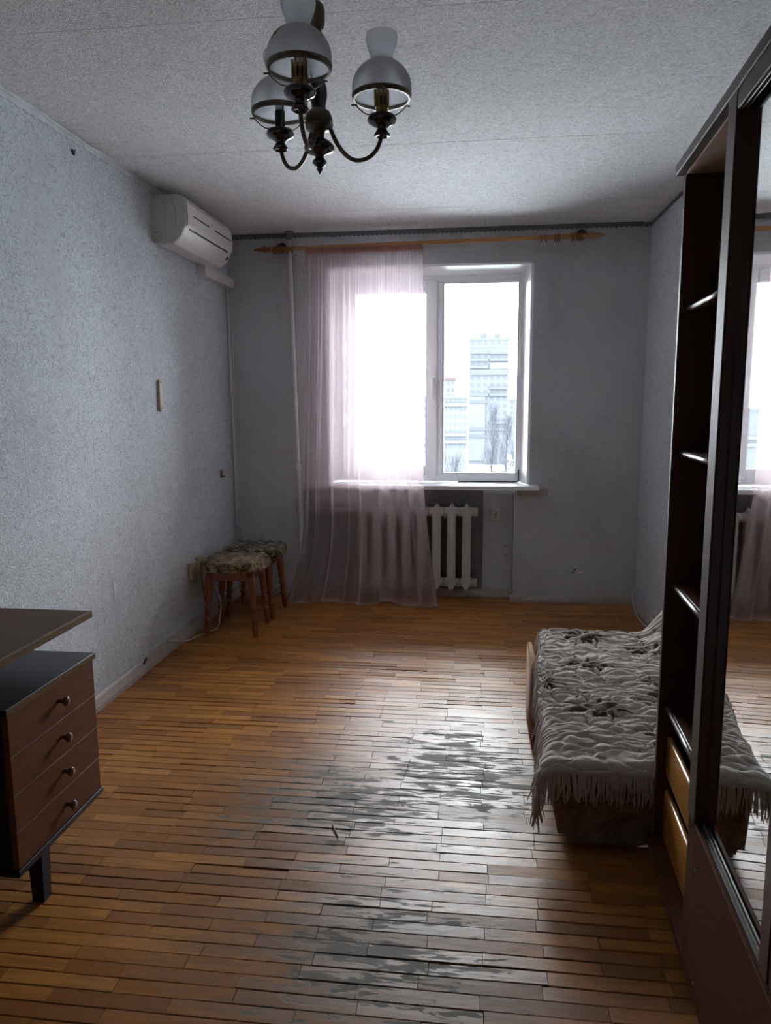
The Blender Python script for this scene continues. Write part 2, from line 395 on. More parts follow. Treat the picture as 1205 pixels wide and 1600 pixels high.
NX0, NX1, NZ1, ND = -1.25, 0.272, 0.795, 0.12        # radiator niche
wall_back = slab('wall_back', 'grey wallpapered window wall with radiator niche', 'wall', [
    (XL-0.12, NX0, D, D+0.34, -0.05, H+0.05), (NX1, OX1, D, D+0.34, -0.05, OZ0), (OX1, XR+0.12, D, D+0.34, -0.05, H+0.05),
    (NX0, NX1, D+ND, D+0.34, -0.05, OZ0), (NX0, OX0, D, D+0.34, NZ1, H+0.05), (OX0, OX1, D, D+0.34, OZ1, H+0.05)], M['paper_back'])

# paper strips: ceiling (joints run across the room), left wall, right wall, window wall
def strip(name, mat, parent, b, bev=0.0):
    bm = B(); box(bm, *b, bev); return link(name, bm, mat, parent)
seams = [REAR, 0.08, 0.66, 1.25, 1.83, 2.415, 3.01, 3.60, 4.17, 4.75, D]
for a, b in zip(seams, seams[1:]):
    t = 0.0018 + 0.0018*random.random()
    g = 0.0035 if abs(b-2.415) < 0.01 else 0.0016
    tilt = 0.0 if abs(a-2.415) > 0.01 else 0.0
    strip('paper_strip', M['ceiling'], ceiling, (XL, XR, a, b-g, H-t, H))
seams = [REAR, 0.05, 0.59, 1.13, 1.67, 2.21, 2.75, 3.285, 3.83, 4.365, 4.90, D]
for a, b in zip(seams, seams[1:]):
    t = 0.0014 + 0.0003*random.random()
    strip('paper_strip', M['paper'], wall_left, (XL, XL+t, a, b-0.0004, 0.0, H))
seams = [REAR, 0.3, 0.84, 1.38, 1.92, 2.46, 3.0, 3.54, 4.08, 4.62, 5.16, D]
for a, b in zip(seams, seams[1:]):
    t = 0.0014 + 0.0003*random.random()
    strip('paper_strip', M['paper'], wall_right, (XR-t, XR, a, b-0.0004, 0.0, H))
for (x0, x1, z0, z1, t) in ((XL, -1.30, 0, H, .0014), (-1.298, OX0-.005, NZ1, 2.475, .002), (OX0-.005, 0.468, OZ1+.004, 2.475, .0028), (OX1, 0.466, 0.845, OZ1+.002, .0034),
                            (0.470, 0.765, 0, H, .0014), (0.767, XR, 0, H, .0022), (NX1+.004, 0.468, 0.07, 0.79, .0016), (-1.298, 0.468, 2.477, H, .0012)):
    strip('paper_strip', M['paper_back'], wall_back, (x0, x1, D-t, D, z0, z1))
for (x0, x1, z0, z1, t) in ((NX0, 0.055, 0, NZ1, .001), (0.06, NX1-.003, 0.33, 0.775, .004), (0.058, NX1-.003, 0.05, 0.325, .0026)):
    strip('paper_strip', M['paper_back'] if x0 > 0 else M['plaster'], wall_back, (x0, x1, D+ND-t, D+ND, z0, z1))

# scalloped paper border under the ceiling, painted edge on the left wall
def scallop(name, label, along, a0, a1, wallc, sign, zt, drop, mat, step=0.032, jag=0.010):
    bm = B(); pts = [(a0, zt)]; a = a0; lower = []
    while a < a1:
        j = random.uniform(-0.002, 0.002)
        lower += [(a, zt-drop+j), (min(a+step/2, a1), zt-drop-jag+j)]
        a += step
    pts = [(a0, zt)] + lower + [(a1, zt-drop), (a1, zt)]
    if along == 'x': prism(bm, pts, 'y', wallc, wallc+sign*0.004)
    else: prism(bm, pts, 'x', wallc, wallc+sign*0.004)
    return tag(link(name, bm, mat), label, 'border', kind='structure')
scallop('trim_1', 'dark scalloped paper border along the window wall', 'x', XL+.004, XR-.006, D-.0035, -1, H-.004, 0.026, M['border'])
scallop('trim_2', 'dark scalloped paper border above the sofa wall', 'y', 2.0, D-.01, XR-.0025, -1, H-.004, 0.024, M['border'])
scallop('trim_3', 'pale ragged paper border along the left wall', 'y', REAR, D-.01, XL+.0025, 1, H-.012, 0.022, M['cornice'], 0.05, 0.006)
bm = B(); pth = []
for k in range(60):
    y = REAR + (D-REAR-.02)*k/59
    pth.append((XL+.006+.003*math.sin(k*1.7), y, H-.010+.004*math.sin(k*0.9+1)+.003*math.sin(k*2.3)))
tube(bm, pth, 0.009, 6); tag(link('trim_4', bm, M['cornice'], smooth=True), 'thin white painted bead where left wall meets ceiling', 'trim', kind='structure')
bm = B(); box(bm, XR-.05, XR-.002, 3.0, D-.02, H-.012, H-.003); tag(link('trim_5', bm, M['cornice']), 'pale paper edge strip on ceiling above the sofa wall', 'trim', kind='structure')

# skirting boards
def skirting(name, label, along, a0, a1, c, sgn, h=0.062, t=0.022):
    bm = B(); n = max(2, int((a1-a0)/0.25)); prof = [(0, 0), (t, 0), (t, h*.35), (t*.55, h*.85), (t*.2, h), (0, h)]
    rows = []
    for k in range(n+1):
        a = a0 + (a1-a0)*k/n; w = random.uniform(-.0015, .0015)
        rows.append([bm.verts.new((c+sgn*(q+ (w if q else 0)), a, z) if along == 'y' else (a, c+sgn*(q+(w if q else 0)), z)) for q, z in prof])
    for r0, r1 in zip(rows, rows[1:]):
        for k in range(len(prof)):
            bm.faces.new((r0[k], r0[(k+1) % len(prof)], r1[(k+1) % len(prof)], r1[k]))
    bm.faces.new(rows[0]); bm.faces.new(rows[-1][::-1])
    return tag(link(name, bm, M['skirting']), label, 'skirting board', kind='structure')
skirting('baseboard_left', 'worn pinkish painted skirting board below the long left wall', 'y', REAR, D-.02, XL+.002, 1, 0.07, 0.030)
skirting('baseboard_back', 'dirty painted skirting board right of the radiator niche', 'x', NX1-.02, XR-.03, D-.002, -1, 0.05, 0.022)
skirting('baseboard_corner', 'dirty painted skirting board in the corner behind the stools', 'x', XL+.035, NX0, D-.002, -1, 0.06, 0.022)
skirting('baseboard_niche', 'dirty painted skirting board inside the radiator niche', 'x', NX0, NX1, D+ND-.003, -1, 0.055, 0.02)
skirting('baseboard_right', 'painted skirting board below the sofa wall', 'y', REAR, D-.02, XR-.002, -1, 0.062, 0.028)

# parquet strips
PW, PL = 0.0475, 0.302
cands = []
y = REAR; row = 0
while y < D+ND:
    off = (row % 2)*PL/2 + random.uniform(-.012, .012)
    x = XL - off
    while x < XR:
        L_ = PL + random.uniform(-.004, .004)
        if random.random() < 0.06: L_ *= 0.5
        x0, x1 = max(x, XL-.01), min(x+L_, XR+.01)
        if x1-x0 > 0.02: cands.append((x0, x1, y, min(y+PW, D+ND)))
        x += L_
    y += PW; row += 1
def pix(P):
    d = Vector(P) - Vector((0,0,CAM_H)); z = d.dot(fw)
    if z < 0.1: return None
    return 602.5 + F_PX*d.dot(r2)/z, 800 - F_PX*d.dot(u2)/z
def plank_geo(bm, lay, x0, x1, y0, y1):
    g = random.uniform(.0006, .0020) if random.random() < .7 else random.uniform(.0022, .0046)
    ge = random.uniform(.0002, .0007)
    t1, t2, dz = random.gauss(0, .0006), random.gauss(0, .0007), random.gauss(0, .0004)
    c = 0.0014
    X = (x0+ge, x1-ge); Y = (y0+g/2, y1-g/2); cx, cy = (x0+x1)/2, (y0+y1)/2
    def zt(x, y): return dz + t1*(x-cx)/(.5*PL) + t2*(y-cy)/(.5*PW)
    low = [bm.verts.new((a, b, -.013)) for a, b in ((X[0],Y[0]),(X[1],Y[0]),(X[1],Y[1]),(X[0],Y[1]))]
    mid = [bm.verts.new((a, b, zt(a,b)-.0014)) for a, b in ((X[0],Y[0]),(X[1],Y[0]),(X[1],Y[1]),(X[0],Y[1]))]
    top = [bm.verts.new((a, b, zt(a,b))) for a, b in ((X[0]+c*.3,Y[0]+c),(X[1]-c*.3,Y[0]+c),(X[1]-c*.3,Y[1]-c),(X[0]+c*.3,Y[1]-c))]
    col = (random.random(), random.random(), random.random(), 1)
    fs = [bm.faces.new(top)]
    for k in range(4):
        fs.append(bm.faces.new((low[k], low[(k+1)%4], mid[(k+1)%4], mid[k])))
        fs.append(bm.faces.new((mid[k], mid[(k+1)%4], top[(k+1)%4], top[k])))
    for f in fs:
        for lp in f.loops: lp[lay] = col
vis = []
for i, (x0, x1, y0, y1) in enumerate(cands):
    q = pix(((x0+x1)/2, (y0+y1)/2, 0))
    hidden = (x0 > 0.50 and y1 < 3.2) or (x1 < -1.25 and y0 < 2.2 and (q is None or q[1] < 1350))
    if q and -90 < q[0] < 1290 and 0 < q[1] < 1630 and not hidden: vis.append((y0, i))
vis = {i for _, i in sorted(vis)[:300]}
rest = B(); rl = rest.loops.layers.float_color.new('rnd')
for i, c in enumerate(cands):
    if i in vis:
        bm = B(); lay = bm.loops.layers.float_color.new('rnd'); plank_geo(bm, lay, *c)
        link('parquet_strip', bm, M['parquet'], floor, fixn=False)
    else: plank_geo(rest, rl, *c)
o = link('parquet_field', rest, M['parquet'], floor, fixn=False); o['kind'] = 'stuff'

# ------------------------------------------------------------------ window
win = struct('window_1', 'white plastic two-part window with handle above the radiator', 'window', (-0.345, D+.15, 0.85))
FY0, FY1 = D+0.15, D+0.215
def wpart(name, boxes, mat, parent=win, bev=0.004):
    bm = B()
    for b in boxes: box(bm, *b, bev)
    return link(name, bm, mat, parent)
FX0, FX1, FZ0, FZ1 = -1.02, 0.326, 0.852, 2.325
frame = wpart('frame', [(FX0,FX0+.055,FY0,FY1,FZ0,FZ1),(FX1-.036,FX1,FY0,FY1,FZ0,FZ1),(FX0+.055,FX1-.036,FY0,FY1,FZ1-.06,FZ1),(FX0+.055,FX1-.036,FY0,FY1,FZ0,FZ0+.052),
    (-0.30,-0.236-.012,FY0,FY1,FZ0+.052,FZ1-.06)], M['pvc'])
bead = wpart('glazing_bead', [(-0.248,-0.236,FY0+.01,FY1-.01,FZ0+.052,FZ1-.06),(0.280,0.291,FY0+.01,FY1-.01,FZ0+.052,FZ1-.06),(-0.236,0.280,FY0+.01,FY1-.01,FZ1-.072,FZ1-.06),(-0.236,0.280,FY0+.01,FY1-.01,FZ0+.052,FZ0+.062)], M['pvc'], frame, .002)
SY0, SY1 = FY0-.018, FY1-.02
sash = wpart('sash', [(FX0+.035,-0.868,SY0,SY1,.885,2.285),(-0.366,-0.285,SY0,SY1,.885,2.285),(-0.868,-0.366,SY0,SY1,2.197,2.285),(-0.868,-0.366,SY0,SY1,.885,.962)], M['pvc'], win, .006)
wpart('gasket', [(-0.872,-0.868+.003,SY0+.02,SY1-.02,.962,2.197),(-0.369,-0.362,SY0+.02,SY1-.02,.962,2.197),(-0.868,-0.366,SY0+.02,SY1-.02,2.194,2.20),(-0.868,-0.366,SY0+.02,SY1-.02,.96,.965)], M['rubber'], sash, 0)
bm = B(); box(bm, -0.868, -0.366, FY0+.018, FY0+.022, .962, 2.197); tag(link('pane', bm, M['glass'], sash), 'clear glass of the opening sash')
bm = B(); box(bm, -0.236, 0.280, FY0+.03, FY0+.034, FZ0+.062, FZ1-.072); tag(link('pane', bm, M['glass'], win), 'clear glass of the fixed light')
hd = wpart('handle', [(-0.329,-0.301,SY0-.012,SY0,1.52,1.60)], M['pvc'], sash, .005)
bm = B(); tube(bm, [(-0.315,SY0-.008,1.585),(-0.315,SY0-.04,1.585),(-0.315,SY0-.048,1.57),(-0.316,SY0-.046,1.44)], [.009,.009,.010,.008], 10); link('lever', bm, M['pvc'], hd, True)
def quad_slab(name, pts, th, mat, parent):
    bm = B(); a = [Vector(p) for p in pts]; n = (a[1]-a[0]).cross(a[2]-a[0]).normalized()*th
    A = [bm.verts.new(p) for p in a]; C = [bm.verts.new(p+n) for p in a]
    bm.faces.new(A); bm.faces.new(C[::-1])
    for k in range(4): bm.faces.new((A[k], C[k], C[(k+1)%4], A[(k+1)%4]))
    return link(name, bm, mat, parent)
y0, y1 = D-.004, FY0+.004
quad_slab('reveal_panel', [(0.360,y0,.85),(0.322,y1,.85),(0.322,y1,2.318),(0.360,y0,2.352)], -.006, M['pvc_reveal'], win)
quad_slab('reveal_panel', [(-1.055,y0,.85),(-1.014,y1,.85),(-1.014,y1,2.318),(-1.055,y0,2.352)], .006, M['pvc_reveal'], win)
quad_slab('reveal_panel', [(-1.055,y0,2.352),(-1.014,y1,2.318),(0.322,y1,2.318),(0.360,y0,2.352)], .006, M['pvc_reveal'], win)
wpart('edge_trim', [(0.358,0.374,D-.006,D+.002,.85,2.364),(-1.069,-1.053,D-.006,D+.002,.85,2.364),(-1.069,0.374,D-.006,D+.002,2.350,2.364)], M['pvc_reveal'], win, .001)
bm = B(); box(bm, -1.165, 0.436, D-.105, FY0+.01, .816, .848, .006, 2); tag(link('sill', bm, M['pvc'], win), 'white plastic sill board')
bm = B(); box(bm, 0.29, 0.50, D-.02, D, .765, .816, .003); link('sill_packing', bm, M['skirting'], win)
bm = B(); box(bm, 0.300, 0.308, FY0-.010, FY0-.001, .852, .94); box(bm, -0.13, 0.30, FY0-.006, FY0-.001, .8485, .856); link('loose_gasket', bm, M['rubber'], win)
wpart('outer_sill', [(OX0,OX1,FY1,D+.42,.78,.80)], M['rail'], win, 0)

# ------------------------------------------------------------------ radiator and heating pipe
rad = thing('radiator', 'white painted cast-iron radiator of eight ribs under the window sill', 'radiator', (-0.45, D+.02, 0.0))
RY = D+.035
for k in range(8):
    cx = -0.062 - 0.108*k
    bm = B()
    prof = [(-.030,.115),(-.030,.66),(-.012,.685),(0,.705),(.012,.685),(.030,.66),(.030,.115),(.012,.085),(0,.066),(-.012,.085)]
    prism(bm, [(cx+a, z) for a, z in prof], 'y', RY-.070, RY+.055)
    bmesh.ops.bevel(bm, geom=[e for e in bm.edges if abs(e.verts[0].co.y-e.verts[1].co.y) < 1e-5 and e.verts[0].co.y < RY], offset=.010, segments=2, affect='EDGES')
    for sx in (-.016, .016): box(bm, cx+sx-.004, cx+sx+.004, RY-.076, RY-.068, .13, .645, .002)
    lathe(bm, [(.027,-.054),(.034,-.050),(.034,.050),(.027,.054)], 14, (cx, RY-.01, .645), 'x')
    lathe(bm, [(.027,-.054),(.034,-.050),(.034,.050),(.027,.054)], 14, (cx, RY-.01, .125), 'x')
    link('rib', bm, M['radiator'], rad, True, angle=.6)
for z in (.645, .125):
    bm = B(); lathe(bm, [(.030,0),(.030,.020),(.024,.026),(.0,.026)], 8, (-0.008, RY-.01, z), 'x'); link('end_plug', bm, M['radiator'], rad)
for z in (.645, .125):
    bm = B(); tube(bm, [(-0.87,RY-.01,z),(-1.20,RY-.01,z),(-1.235,RY-.03,z),(-1.246,D-.038,z)], .013, 10); link('feed_pipe', bm, M['pipe'], rad, True)
for x in (-0.22, -0.66):
    bm = B(); box(bm, x-.008, x+.008, RY+.01, D+ND-.002, .59, .61); link('wall_hook', bm, M['pipe'], rad)
pipe = thing('heating_pipe', 'white painted vertical heating pipe beside the pink curtain', 'pipe', (-1.265, D-.045, 0))
bm = B(); tube(bm, [(-1.301,D-.05,2.598),(-1.300,D-.05,2.3),(-1.290,D-.048,1.6),(-1.277,D-.046,.96),(-1.262,D-.045,.5),(-1.262,D-.045,-.01)], .0155, 12); link('tube', bm, M['pipe'], pipe, True)
bm = B(); lathe(bm, [(.021,-.025),(.023,-.02),(.023,.02),(.021,.025)], 12, (-1.278, D-.046, .965)); link('coupling', bm, M['pipe'], pipe, True, angle=.6)
bm = B(); lathe(bm, [(.030,0),(.026,-.012),(.020,-.05),(.017,-.06)], 12, (-1.301, D-.05, 2.599)); link('ceiling_collar', bm, M['plaster'], pipe, True)

# ------------------------------------------------------------------ curtain rod and curtain
RX0, RX1, RZ0, RZ1, RYY = -1.53, 0.811, 2.463, 2.492, D-.137
def rz(x): return RZ0 + (RZ1-RZ0)*(x-RX0)/(RX1-RX0)
rod = thing('curtain_rod', 'long varnished wooden curtain rod with turned ends and rings', 'curtain rod', (-.36, RYY, RZ0))
tiltv = Vector((RX1-RX0, 0, RZ1-RZ0)).normalized()
bm = B(); tube(bm, [(-1.42,RYY,rz(-1.42)),(0.70,RYY,rz(.70))], .0145, 14); link('pole', bm, M['rod'], rod, True, angle=.7)
fin = [(.016,0),(.020,.004),(.020,.012),(.014,.016),(.018,.028),(.024,.040),(.020,.056),(.012,.066),(.015,.074),(.013,.086),(.006,.100),(.009,.106),(.006,.114),(0,.118)]
bm = B(); lathe(bm, fin, 16, (.693, RYY, rz(.70)), 'x'); link('finial', bm, M['rod'], rod, True)
bm = B(); lathe(bm, [(r, -z) for r, z in fin], 16, (-1.412, RYY, rz(-1.41)), 'x'); link('finial', bm, M['rod_ring'], rod, True)
for x in (-1.365, .68):
    bm = B(); lathe(bm, [(.030,0),(.034,-.006),(.026,-.016),(.012,-.024)], 16, (x, D-.002, rz(x)+.035), 'y')
    tube(bm, [(x,D-.02,rz(x)+.035),(x,RYY+.02,rz(x)+.03),(x,RYY,rz(x)+.012)], .010, 10); link('bracket', bm, M['bracket'], rod, True)
def ring(x, tilt=0.0, clip=False):
    bm = B(); z = rz(x)-.006; pts = []
    n = 18
    for k in range(n+1):
        a = 2*PI*k/n; pts.append((x+tilt*math.cos(a), RYY+.0235*math.sin(a), z+.0235*math.cos(a)))
    tube(bm, pts, .0042, 7, False)
    o = link('ring', bm, M['rod_ring'], rod, True)
    if clip:
        bm = B(); tube(bm, [(x,RYY,z-.026),(x+.001,RYY,z-.034),(x-.002,RYY-.004,z-.046),(x+.003,RYY-.004,z-.042)], .0028, 6); link('clip', bm, M['clip'], o, True)
for x in (-1.395,-1.383,-1.371,-1.358,-1.346,-1.334,-1.322,-1.308,-1.296,-1.262): ring(x, random.uniform(-.002,.002))
for x in (.405,.432,.492,.508,.520,.600,.616,.632,.645,.658): ring(x, random.uniform(-.006,.006), True)

# sheer curtain
n, m_ = 300, 90
U = np.linspace(0, 1, n)[:, None]; Vv = np.linspace(0, 1, m_)[None, :]
ztop = RZ0 + .8*(RZ1-RZ0)*0.3 - .035
def lerp(a, b, t): return a + (b-a)*t
kr = np.clip((Vv-.70)/.30, 0, 1)**1.9
xl_ = -1.185 - .055*np.clip(Vv/.7, 0, 1)**1.3 - .165*kr; xr_ = -0.375 + .01*Vv + .115*np.clip((Vv-.62)/.38, 0, 1)**1.3
rs = np.random.default_rng(3)
warp = U + .010*np.sin(2*PI*(2.3*U+.2)) + .008*np.sin(2*PI*5.1*U+1)
X = lerp(xl_, xr_, warp + .008*Vv*np.sin(2*PI*(3.1*U)+3*Vv))
def wav(seed, lo_, hi_, k_, drift):
    r_ = np.random.default_rng(seed); out = 0*U*Vv
    for _ in range(k_):
        f_ = r_.uniform(lo_, hi_); out = out + r_.uniform(.5, 1.0)*np.sin(2*PI*(f_*U + r_.random()) + drift*r_.normal()*Vv)
    return out/np.sqrt(k_)
gate = np.clip(.55 + .75*wav(71, 1.0, 5.0, 3, .6), .12, 1.5)
pl_f = .0075*wav(72, 22, 40, 4, .5)*(1-Vv)**.8*gate
fold = wav(73, 5.0, 11.0, 4, 1.2); fold = np.sign(fold)*np.abs(fold)**.75
fold2 = wav(74, 12.0, 21.0, 4, 1.5)*gate
amp = .007 + .017*np.clip(Vv/.45, 0, 1) + .010*kr
Y = D-.152 + pl_f + amp*fold + .0055*fold2 - .050*kr*(0.55+.45*wav(75, 2, 5, 2, .2))
Y = np.minimum(Y, D-.112)
X = X + .010*np.cos(2*PI*8.2*U+1)*np.clip(Vv, 0, 1)
Zb = .010 + .006*np.sin(2*PI*6*U) + .035*np.clip(wav(76, 2, 6, 3, 0), 0, 1)
Z = lerp(ztop + .004*(U-.5), Zb, np.minimum(Vv*1.02, 1))
pool = np.clip((Vv-.975)/.025, 0, 1)
Y = Y - pool*(.02+.055*np.clip(wav(77, 3, 7, 2, 0), 0, 1)); Z = np.maximum(Z - pool*.01, .006)
P = np.stack([X, Y, Z], -1)
cur = thing('sheer_curtain', 'sheer pale pink curtain hanging over half the window down to the floor', 'curtain', (-.78, D-.15, 0))
bm = B(); grid(bm, P); link('voile', bm, M['sheer'], cur, True, fixn=False)
bm = B(); T = P[:, :1, :].repeat(3, 1).copy(); T[:, 0, 2] += .030; T[:, 2, 2] -= .010; T[:, :, 1] -= .003; T[:, 0, 2] += .004*np.sin(np.arange(n)*.9)
grid(bm, T); link('heading_tape', bm, M['tape'], cur, True, fixn=False)
bm = B(); tube(bm, [tuple(p) for p in P[::3, -1, :]], .004, 5); link('hem', bm, M['sheer'], cur, True)

# ------------------------------------------------------------------ air conditioner, duct, conduit, cables
ac = thing('air_conditioner', 'yellowed white split air conditioner high on the left wall', 'air conditioner', (XL, 4.42, 2.29))
AY0, AY1 = 4.055, 4.83
prof = [(.002,2.300),(.002,2.548),(.150,2.548),(.178,2.538),(.190,2.505),(.196,2.43),(.192,2.385),(.165,2.330),(.120,2.293),(.03,2.290)]
bm = B(); prism(bm, [(XL+a, z) for a, z in prof], 'y', AY0+.012, AY1-.012); body = link('body', bm, M['ac'], ac, True, angle=.5)
for a, b in ((AY0, AY0+.013), (AY1-.013, AY1)):
    bm = B(); prism(bm, [(XL+.1+(q-.1)*.985, 2.42+(z-2.42)*.985) for q, z in prof], 'y', a, b); link('end_cap', bm, M['ac_end'], ac, True, angle=.5)
bm = B(); prism(bm, [(XL+.183,2.532),(XL+.200,2.505),(XL+.2035,2.43),(XL+.200,2.392),(XL+.190,2.380),(XL+.185,2.45)], 'y', AY0+.016, AY1-.016); fp = link('front_panel', bm, M['ac'], ac, True, angle=.5)
for a, b in ((AY0+.09, AY0+.34), (AY0+.44, AY1-.05)):
    bm = B(); prism(bm, [(XL+.2005,2.452),(XL+.2042,2.452),(XL+.2042,2.445),(XL+.2005,2.445)], 'y', a, b); link('groove', bm, M['black'], fp)
bm = B(); prism(bm, [(.380+AY0,2.458),(.392+AY0,2.458),(.386+AY0,2.475)], 'x', XL+.2025, XL+.2048); link('badge', bm, M['rail'], fp)
bm = B(); prism(bm, [(XL+.150,2.389),(XL+.1935,2.389),(XL+.187,2.372),(XL+.150,2.372)], 'y', AY0+.06, AY1-.07); link('air_slot', bm, M['black'], ac)
bm = B(); prism(bm, [(XL+.180,2.372),(XL+.186,2.370),(XL+.160,2.322),(XL+.155,2.326)], 'y', AY0+.065, AY1-.075); link('louver', bm, M['ac'], ac)
bm = B(); prism(bm, [(XL+.176,2.352),(XL+.179,2.350),(XL+.168,2.334),(XL+.165,2.336)], 'y', AY1-.055, AY1-.03); link('indicator_window', bm, M['black'], ac)
bm = B(); box(bm, XL+.012, XL+.050, AY0-.0015, AY0+.002, 2.312, 2.352); link('pipe_knockout', bm, M['ac_end'], ac)
bm = B()
for b in ((.010,.052,2.3525,2.354),(.0505,.052,2.311,2.354),(.010,.052,2.310,2.3115)): box(bm, XL+b[0], XL+b[1], AY0-.0012, AY0+.003, b[2], b[3])
for z0, z1 in ((2.31, 2.53),): box(bm, XL+.076, XL+.0768, AY0-.0008, AY0+.003, z0, z1)
tube(bm, smooth_path([(XL+.125,AY0-.0002,2.535),(XL+.122,AY0-.0002,2.510),(XL+.136,AY0-.0002,2.47),(XL+.138,AY0-.0002,2.40),(XL+.150,AY0-.0002,2.365),(XL+.165,AY0-.0002,2.352)], 5), .0009, 5)
link('panel_joint', bm, M['bracket'], ac)
bm = B(); prism(bm, [(4.70,2.290),(5.255,2.290),(5.255,2.238),(5.235,2.228),(4.70,2.228)], 'x', XL+.001, XL+.06)
tag(link('cable_duct', bm, M['ac']), 'short white plastic pipe duct below the air conditioner', 'duct')
bm = B(); tube(bm, [(XL+.018,5.235,2.227),(XL+.018,5.245,1.6),(XL+.020,5.262,.9),(XL+.022,5.265,.07)], .0095, 8)
con = tag(link('drain_pipe', bm, M['pipe'], smooth=True), 'thin white pipe running down the corner below the duct', 'pipe')
bm = B(); tube(bm, smooth_path([(XL+.032,5.255,2.22),(XL+.034,5.262,1.5),(XL+.036,5.270,.8),(XL+.037,5.272,.62),(XL+.055,5.275,.50),(XL+.075,5.276,.42)], 6), .0035, 6)
tag(link('corner_cable', bm, M['cable'], smooth=True), 'thin white cable hanging beside the corner pipe above the stools', 'cable')

# ------------------------------------------------------------------ wall bits
bm = B(); prism(bm, [(4.018,1.39),(4.040,1.385),(4.052,1.40),(4.053,1.55),(4.045,1.562),(4.022,1.558)], 'x', XL+.002, XL+.016)
pw = thing('wall_plaque', 'narrow pale wooden strip screwed to the left wall', 'wooden strip', (XL, 4.035, 1.39))
link('strip', bm, M['chip'], pw)
for z in (1.405, 1.545):
    bm = B(); lathe(bm, [(.0045,0),(.004,.002),(0,.0022)], 8, (XL+.016, 4.036, z), 'x'); link('screw', bm, M['wire'], pw)
def socket(y0, y1, z0, z1, label):
    s = thing('wall_socket', label, 'socket', (XL, (y0+y1)/2, z0), group='sockets behind the stools')
    bm = B(); box(bm, XL+.002, XL+.028, y0, y1, z0, z1, .006, 2); link('housing', bm, M['socket'], s)
    bm = B(); lathe(bm, [(.026,.0),(.026,.003),(.021,.003),(.018,-.003),(0,-.003)], 16, (XL+.0285, (y0+y1)/2, (z0+z1)/2), 'x'); f = link('face', bm, M['socket'], s)
    for dz in (-.009, .009):
        bm = B(); lathe(bm, [(.003,0),(.003,.0012),(0,.0012)], 8, (XL+.0268, (y0+y1)/2, (z0+z1)/2+dz), 'x'); link('hole', bm, M['black'], f)
socket(4.34, 4.435, .335, .445, 'cream wall socket farther from the window corner, low behind the stools')
socket(4.455, 4.55, .365, .46, 'cream wall socket nearer the window corner, low behind the stools')
bm = B(); tube(bm, smooth_path([(XL+.012,4.52,.365),(XL+.02,4.53,.25),(XL+.03,4.55,.12),(XL+.035,4.58,.03)], 6), .003, 6)
tag(link('socket_wire', bm, M['wire'], smooth=True), 'dark wire dropping from the wall socket to the skirting', 'wire')
s = thing('outlet_box', 'small square white outlet on the wall right of the radiator', 'socket', (.146, D+ND, .575))
bm = B(); box(bm, .110, .182, D+ND-.034, D+ND-.004, .578, .655, .004); hs = link('housing', bm, M['socket_white'], s)
bm = B(); box(bm, .110, .182, D+ND-.030, D+ND-.004, .557, .574, .003); link('lower_plate', bm, M['socket_white'], s)
bm = B(); tube(bm, smooth_path([(.137,D+ND-.036,.595),(.150,D+ND-.036,.605),(.140,D+ND-.036,.618),(.152,D+ND-.036,.628),(.146,D+ND-.036,.640)], 5), .0022, 6); link('wire_loop', bm, M['wire'], hs)
bm = B(); prism(bm, [(XL+.002,.965),(XL+.010,.965),(XL+.012,.925),(XL+.030,.923),(XL+.030,.915),(XL+.002,.915)], 'y', 4.992, 5.016)
tag(link('wall_hook', bm, M['rust']), 'small rusty metal hook on the left wall near the corner', 'hook')
for pts, lab in (([(3.385,.575),(3.400,.56),(3.412,.535),(3.410,.50),(3.402,.475),(3.392,.47),(3.390,.52)], 'long pale torn wallpaper scrap low on the left wall'),
                 ([(3.66,.49),(3.672,.485),(3.675,.45),(3.665,.44)], 'small pale torn wallpaper scrap low on the left wall')):
    bm = B(); prism(bm, pts, 'x', XL+.0018, XL+.0034); tag(link('torn_paper', bm, M['torn']), lab, 'torn paper')
for (y_, z_) in ((3.257,2.52),):
    bm = B(); prism(bm, [(y_-.012,z_+.006),(y_+.004,z_-.014),(y_+.012,z_+.012),(y_+.002,z_+.004)], 'x', XL+.002, XL+.012); tag(link('nail_hole_flake', bm, M['wire']), 'dark flake of plaster at a nail hole near the ceiling', 'plaster flake')
for x_, z_ in ((.705,.243),(.694,.222)):
    bm = B(); lathe(bm, [(.007,0),(.005,-.004),(0,-.005)], 7, (x_, D-.0015, z_), 'y'); tag(link('screw_plug', bm, M['wire']), ('upper' if z_ > .23 else 'lower')+' dark screw plug on the window wall right of the niche', 'screw', 'screw plugs in window wall')
for x_, z_ in ((.223,.383),(.225,.315)):
    bm = B(); lathe(bm, [(.006,0),(.004,-.004),(0,-.005)], 7, (x_, D+ND-.0035, z_), 'y'); tag(link('screw_plug', bm, M['rust']), ('upper' if z_ > .35 else 'lower')+' rusty screw plug in the radiator niche below the outlet', 'screw', 'screw plugs in the niche')
bm = B(); prism(bm, [(.755,.238),(.775,.222),(.735,.212),(.72,.226)], 'y', D-.006, D-.0025); tag(link('paper_tear', bm, M['torn']), 'lifted scrap of wallpaper on the window wall beside the niche', 'torn paper')
bm = B(); tube(bm, smooth_path([(XL+.016,3.97,.070),(XL+.03,4.02,.052),(XL+.055,4.15,.012),(XL+.085,4.28,.006),(XL+.12,4.36,.006),(XL+.15,4.42,.015),(XL+.155,4.46,.08),(XL+.145,4.50,.18),(XL+.10,4.52,.27),(XL+.035,4.52,.36)], 8), .0042, 7)
tag(link('white_cord', bm, M['cable'], smooth=True), 'white power cord curling from the skirting to behind the stools', 'cord')
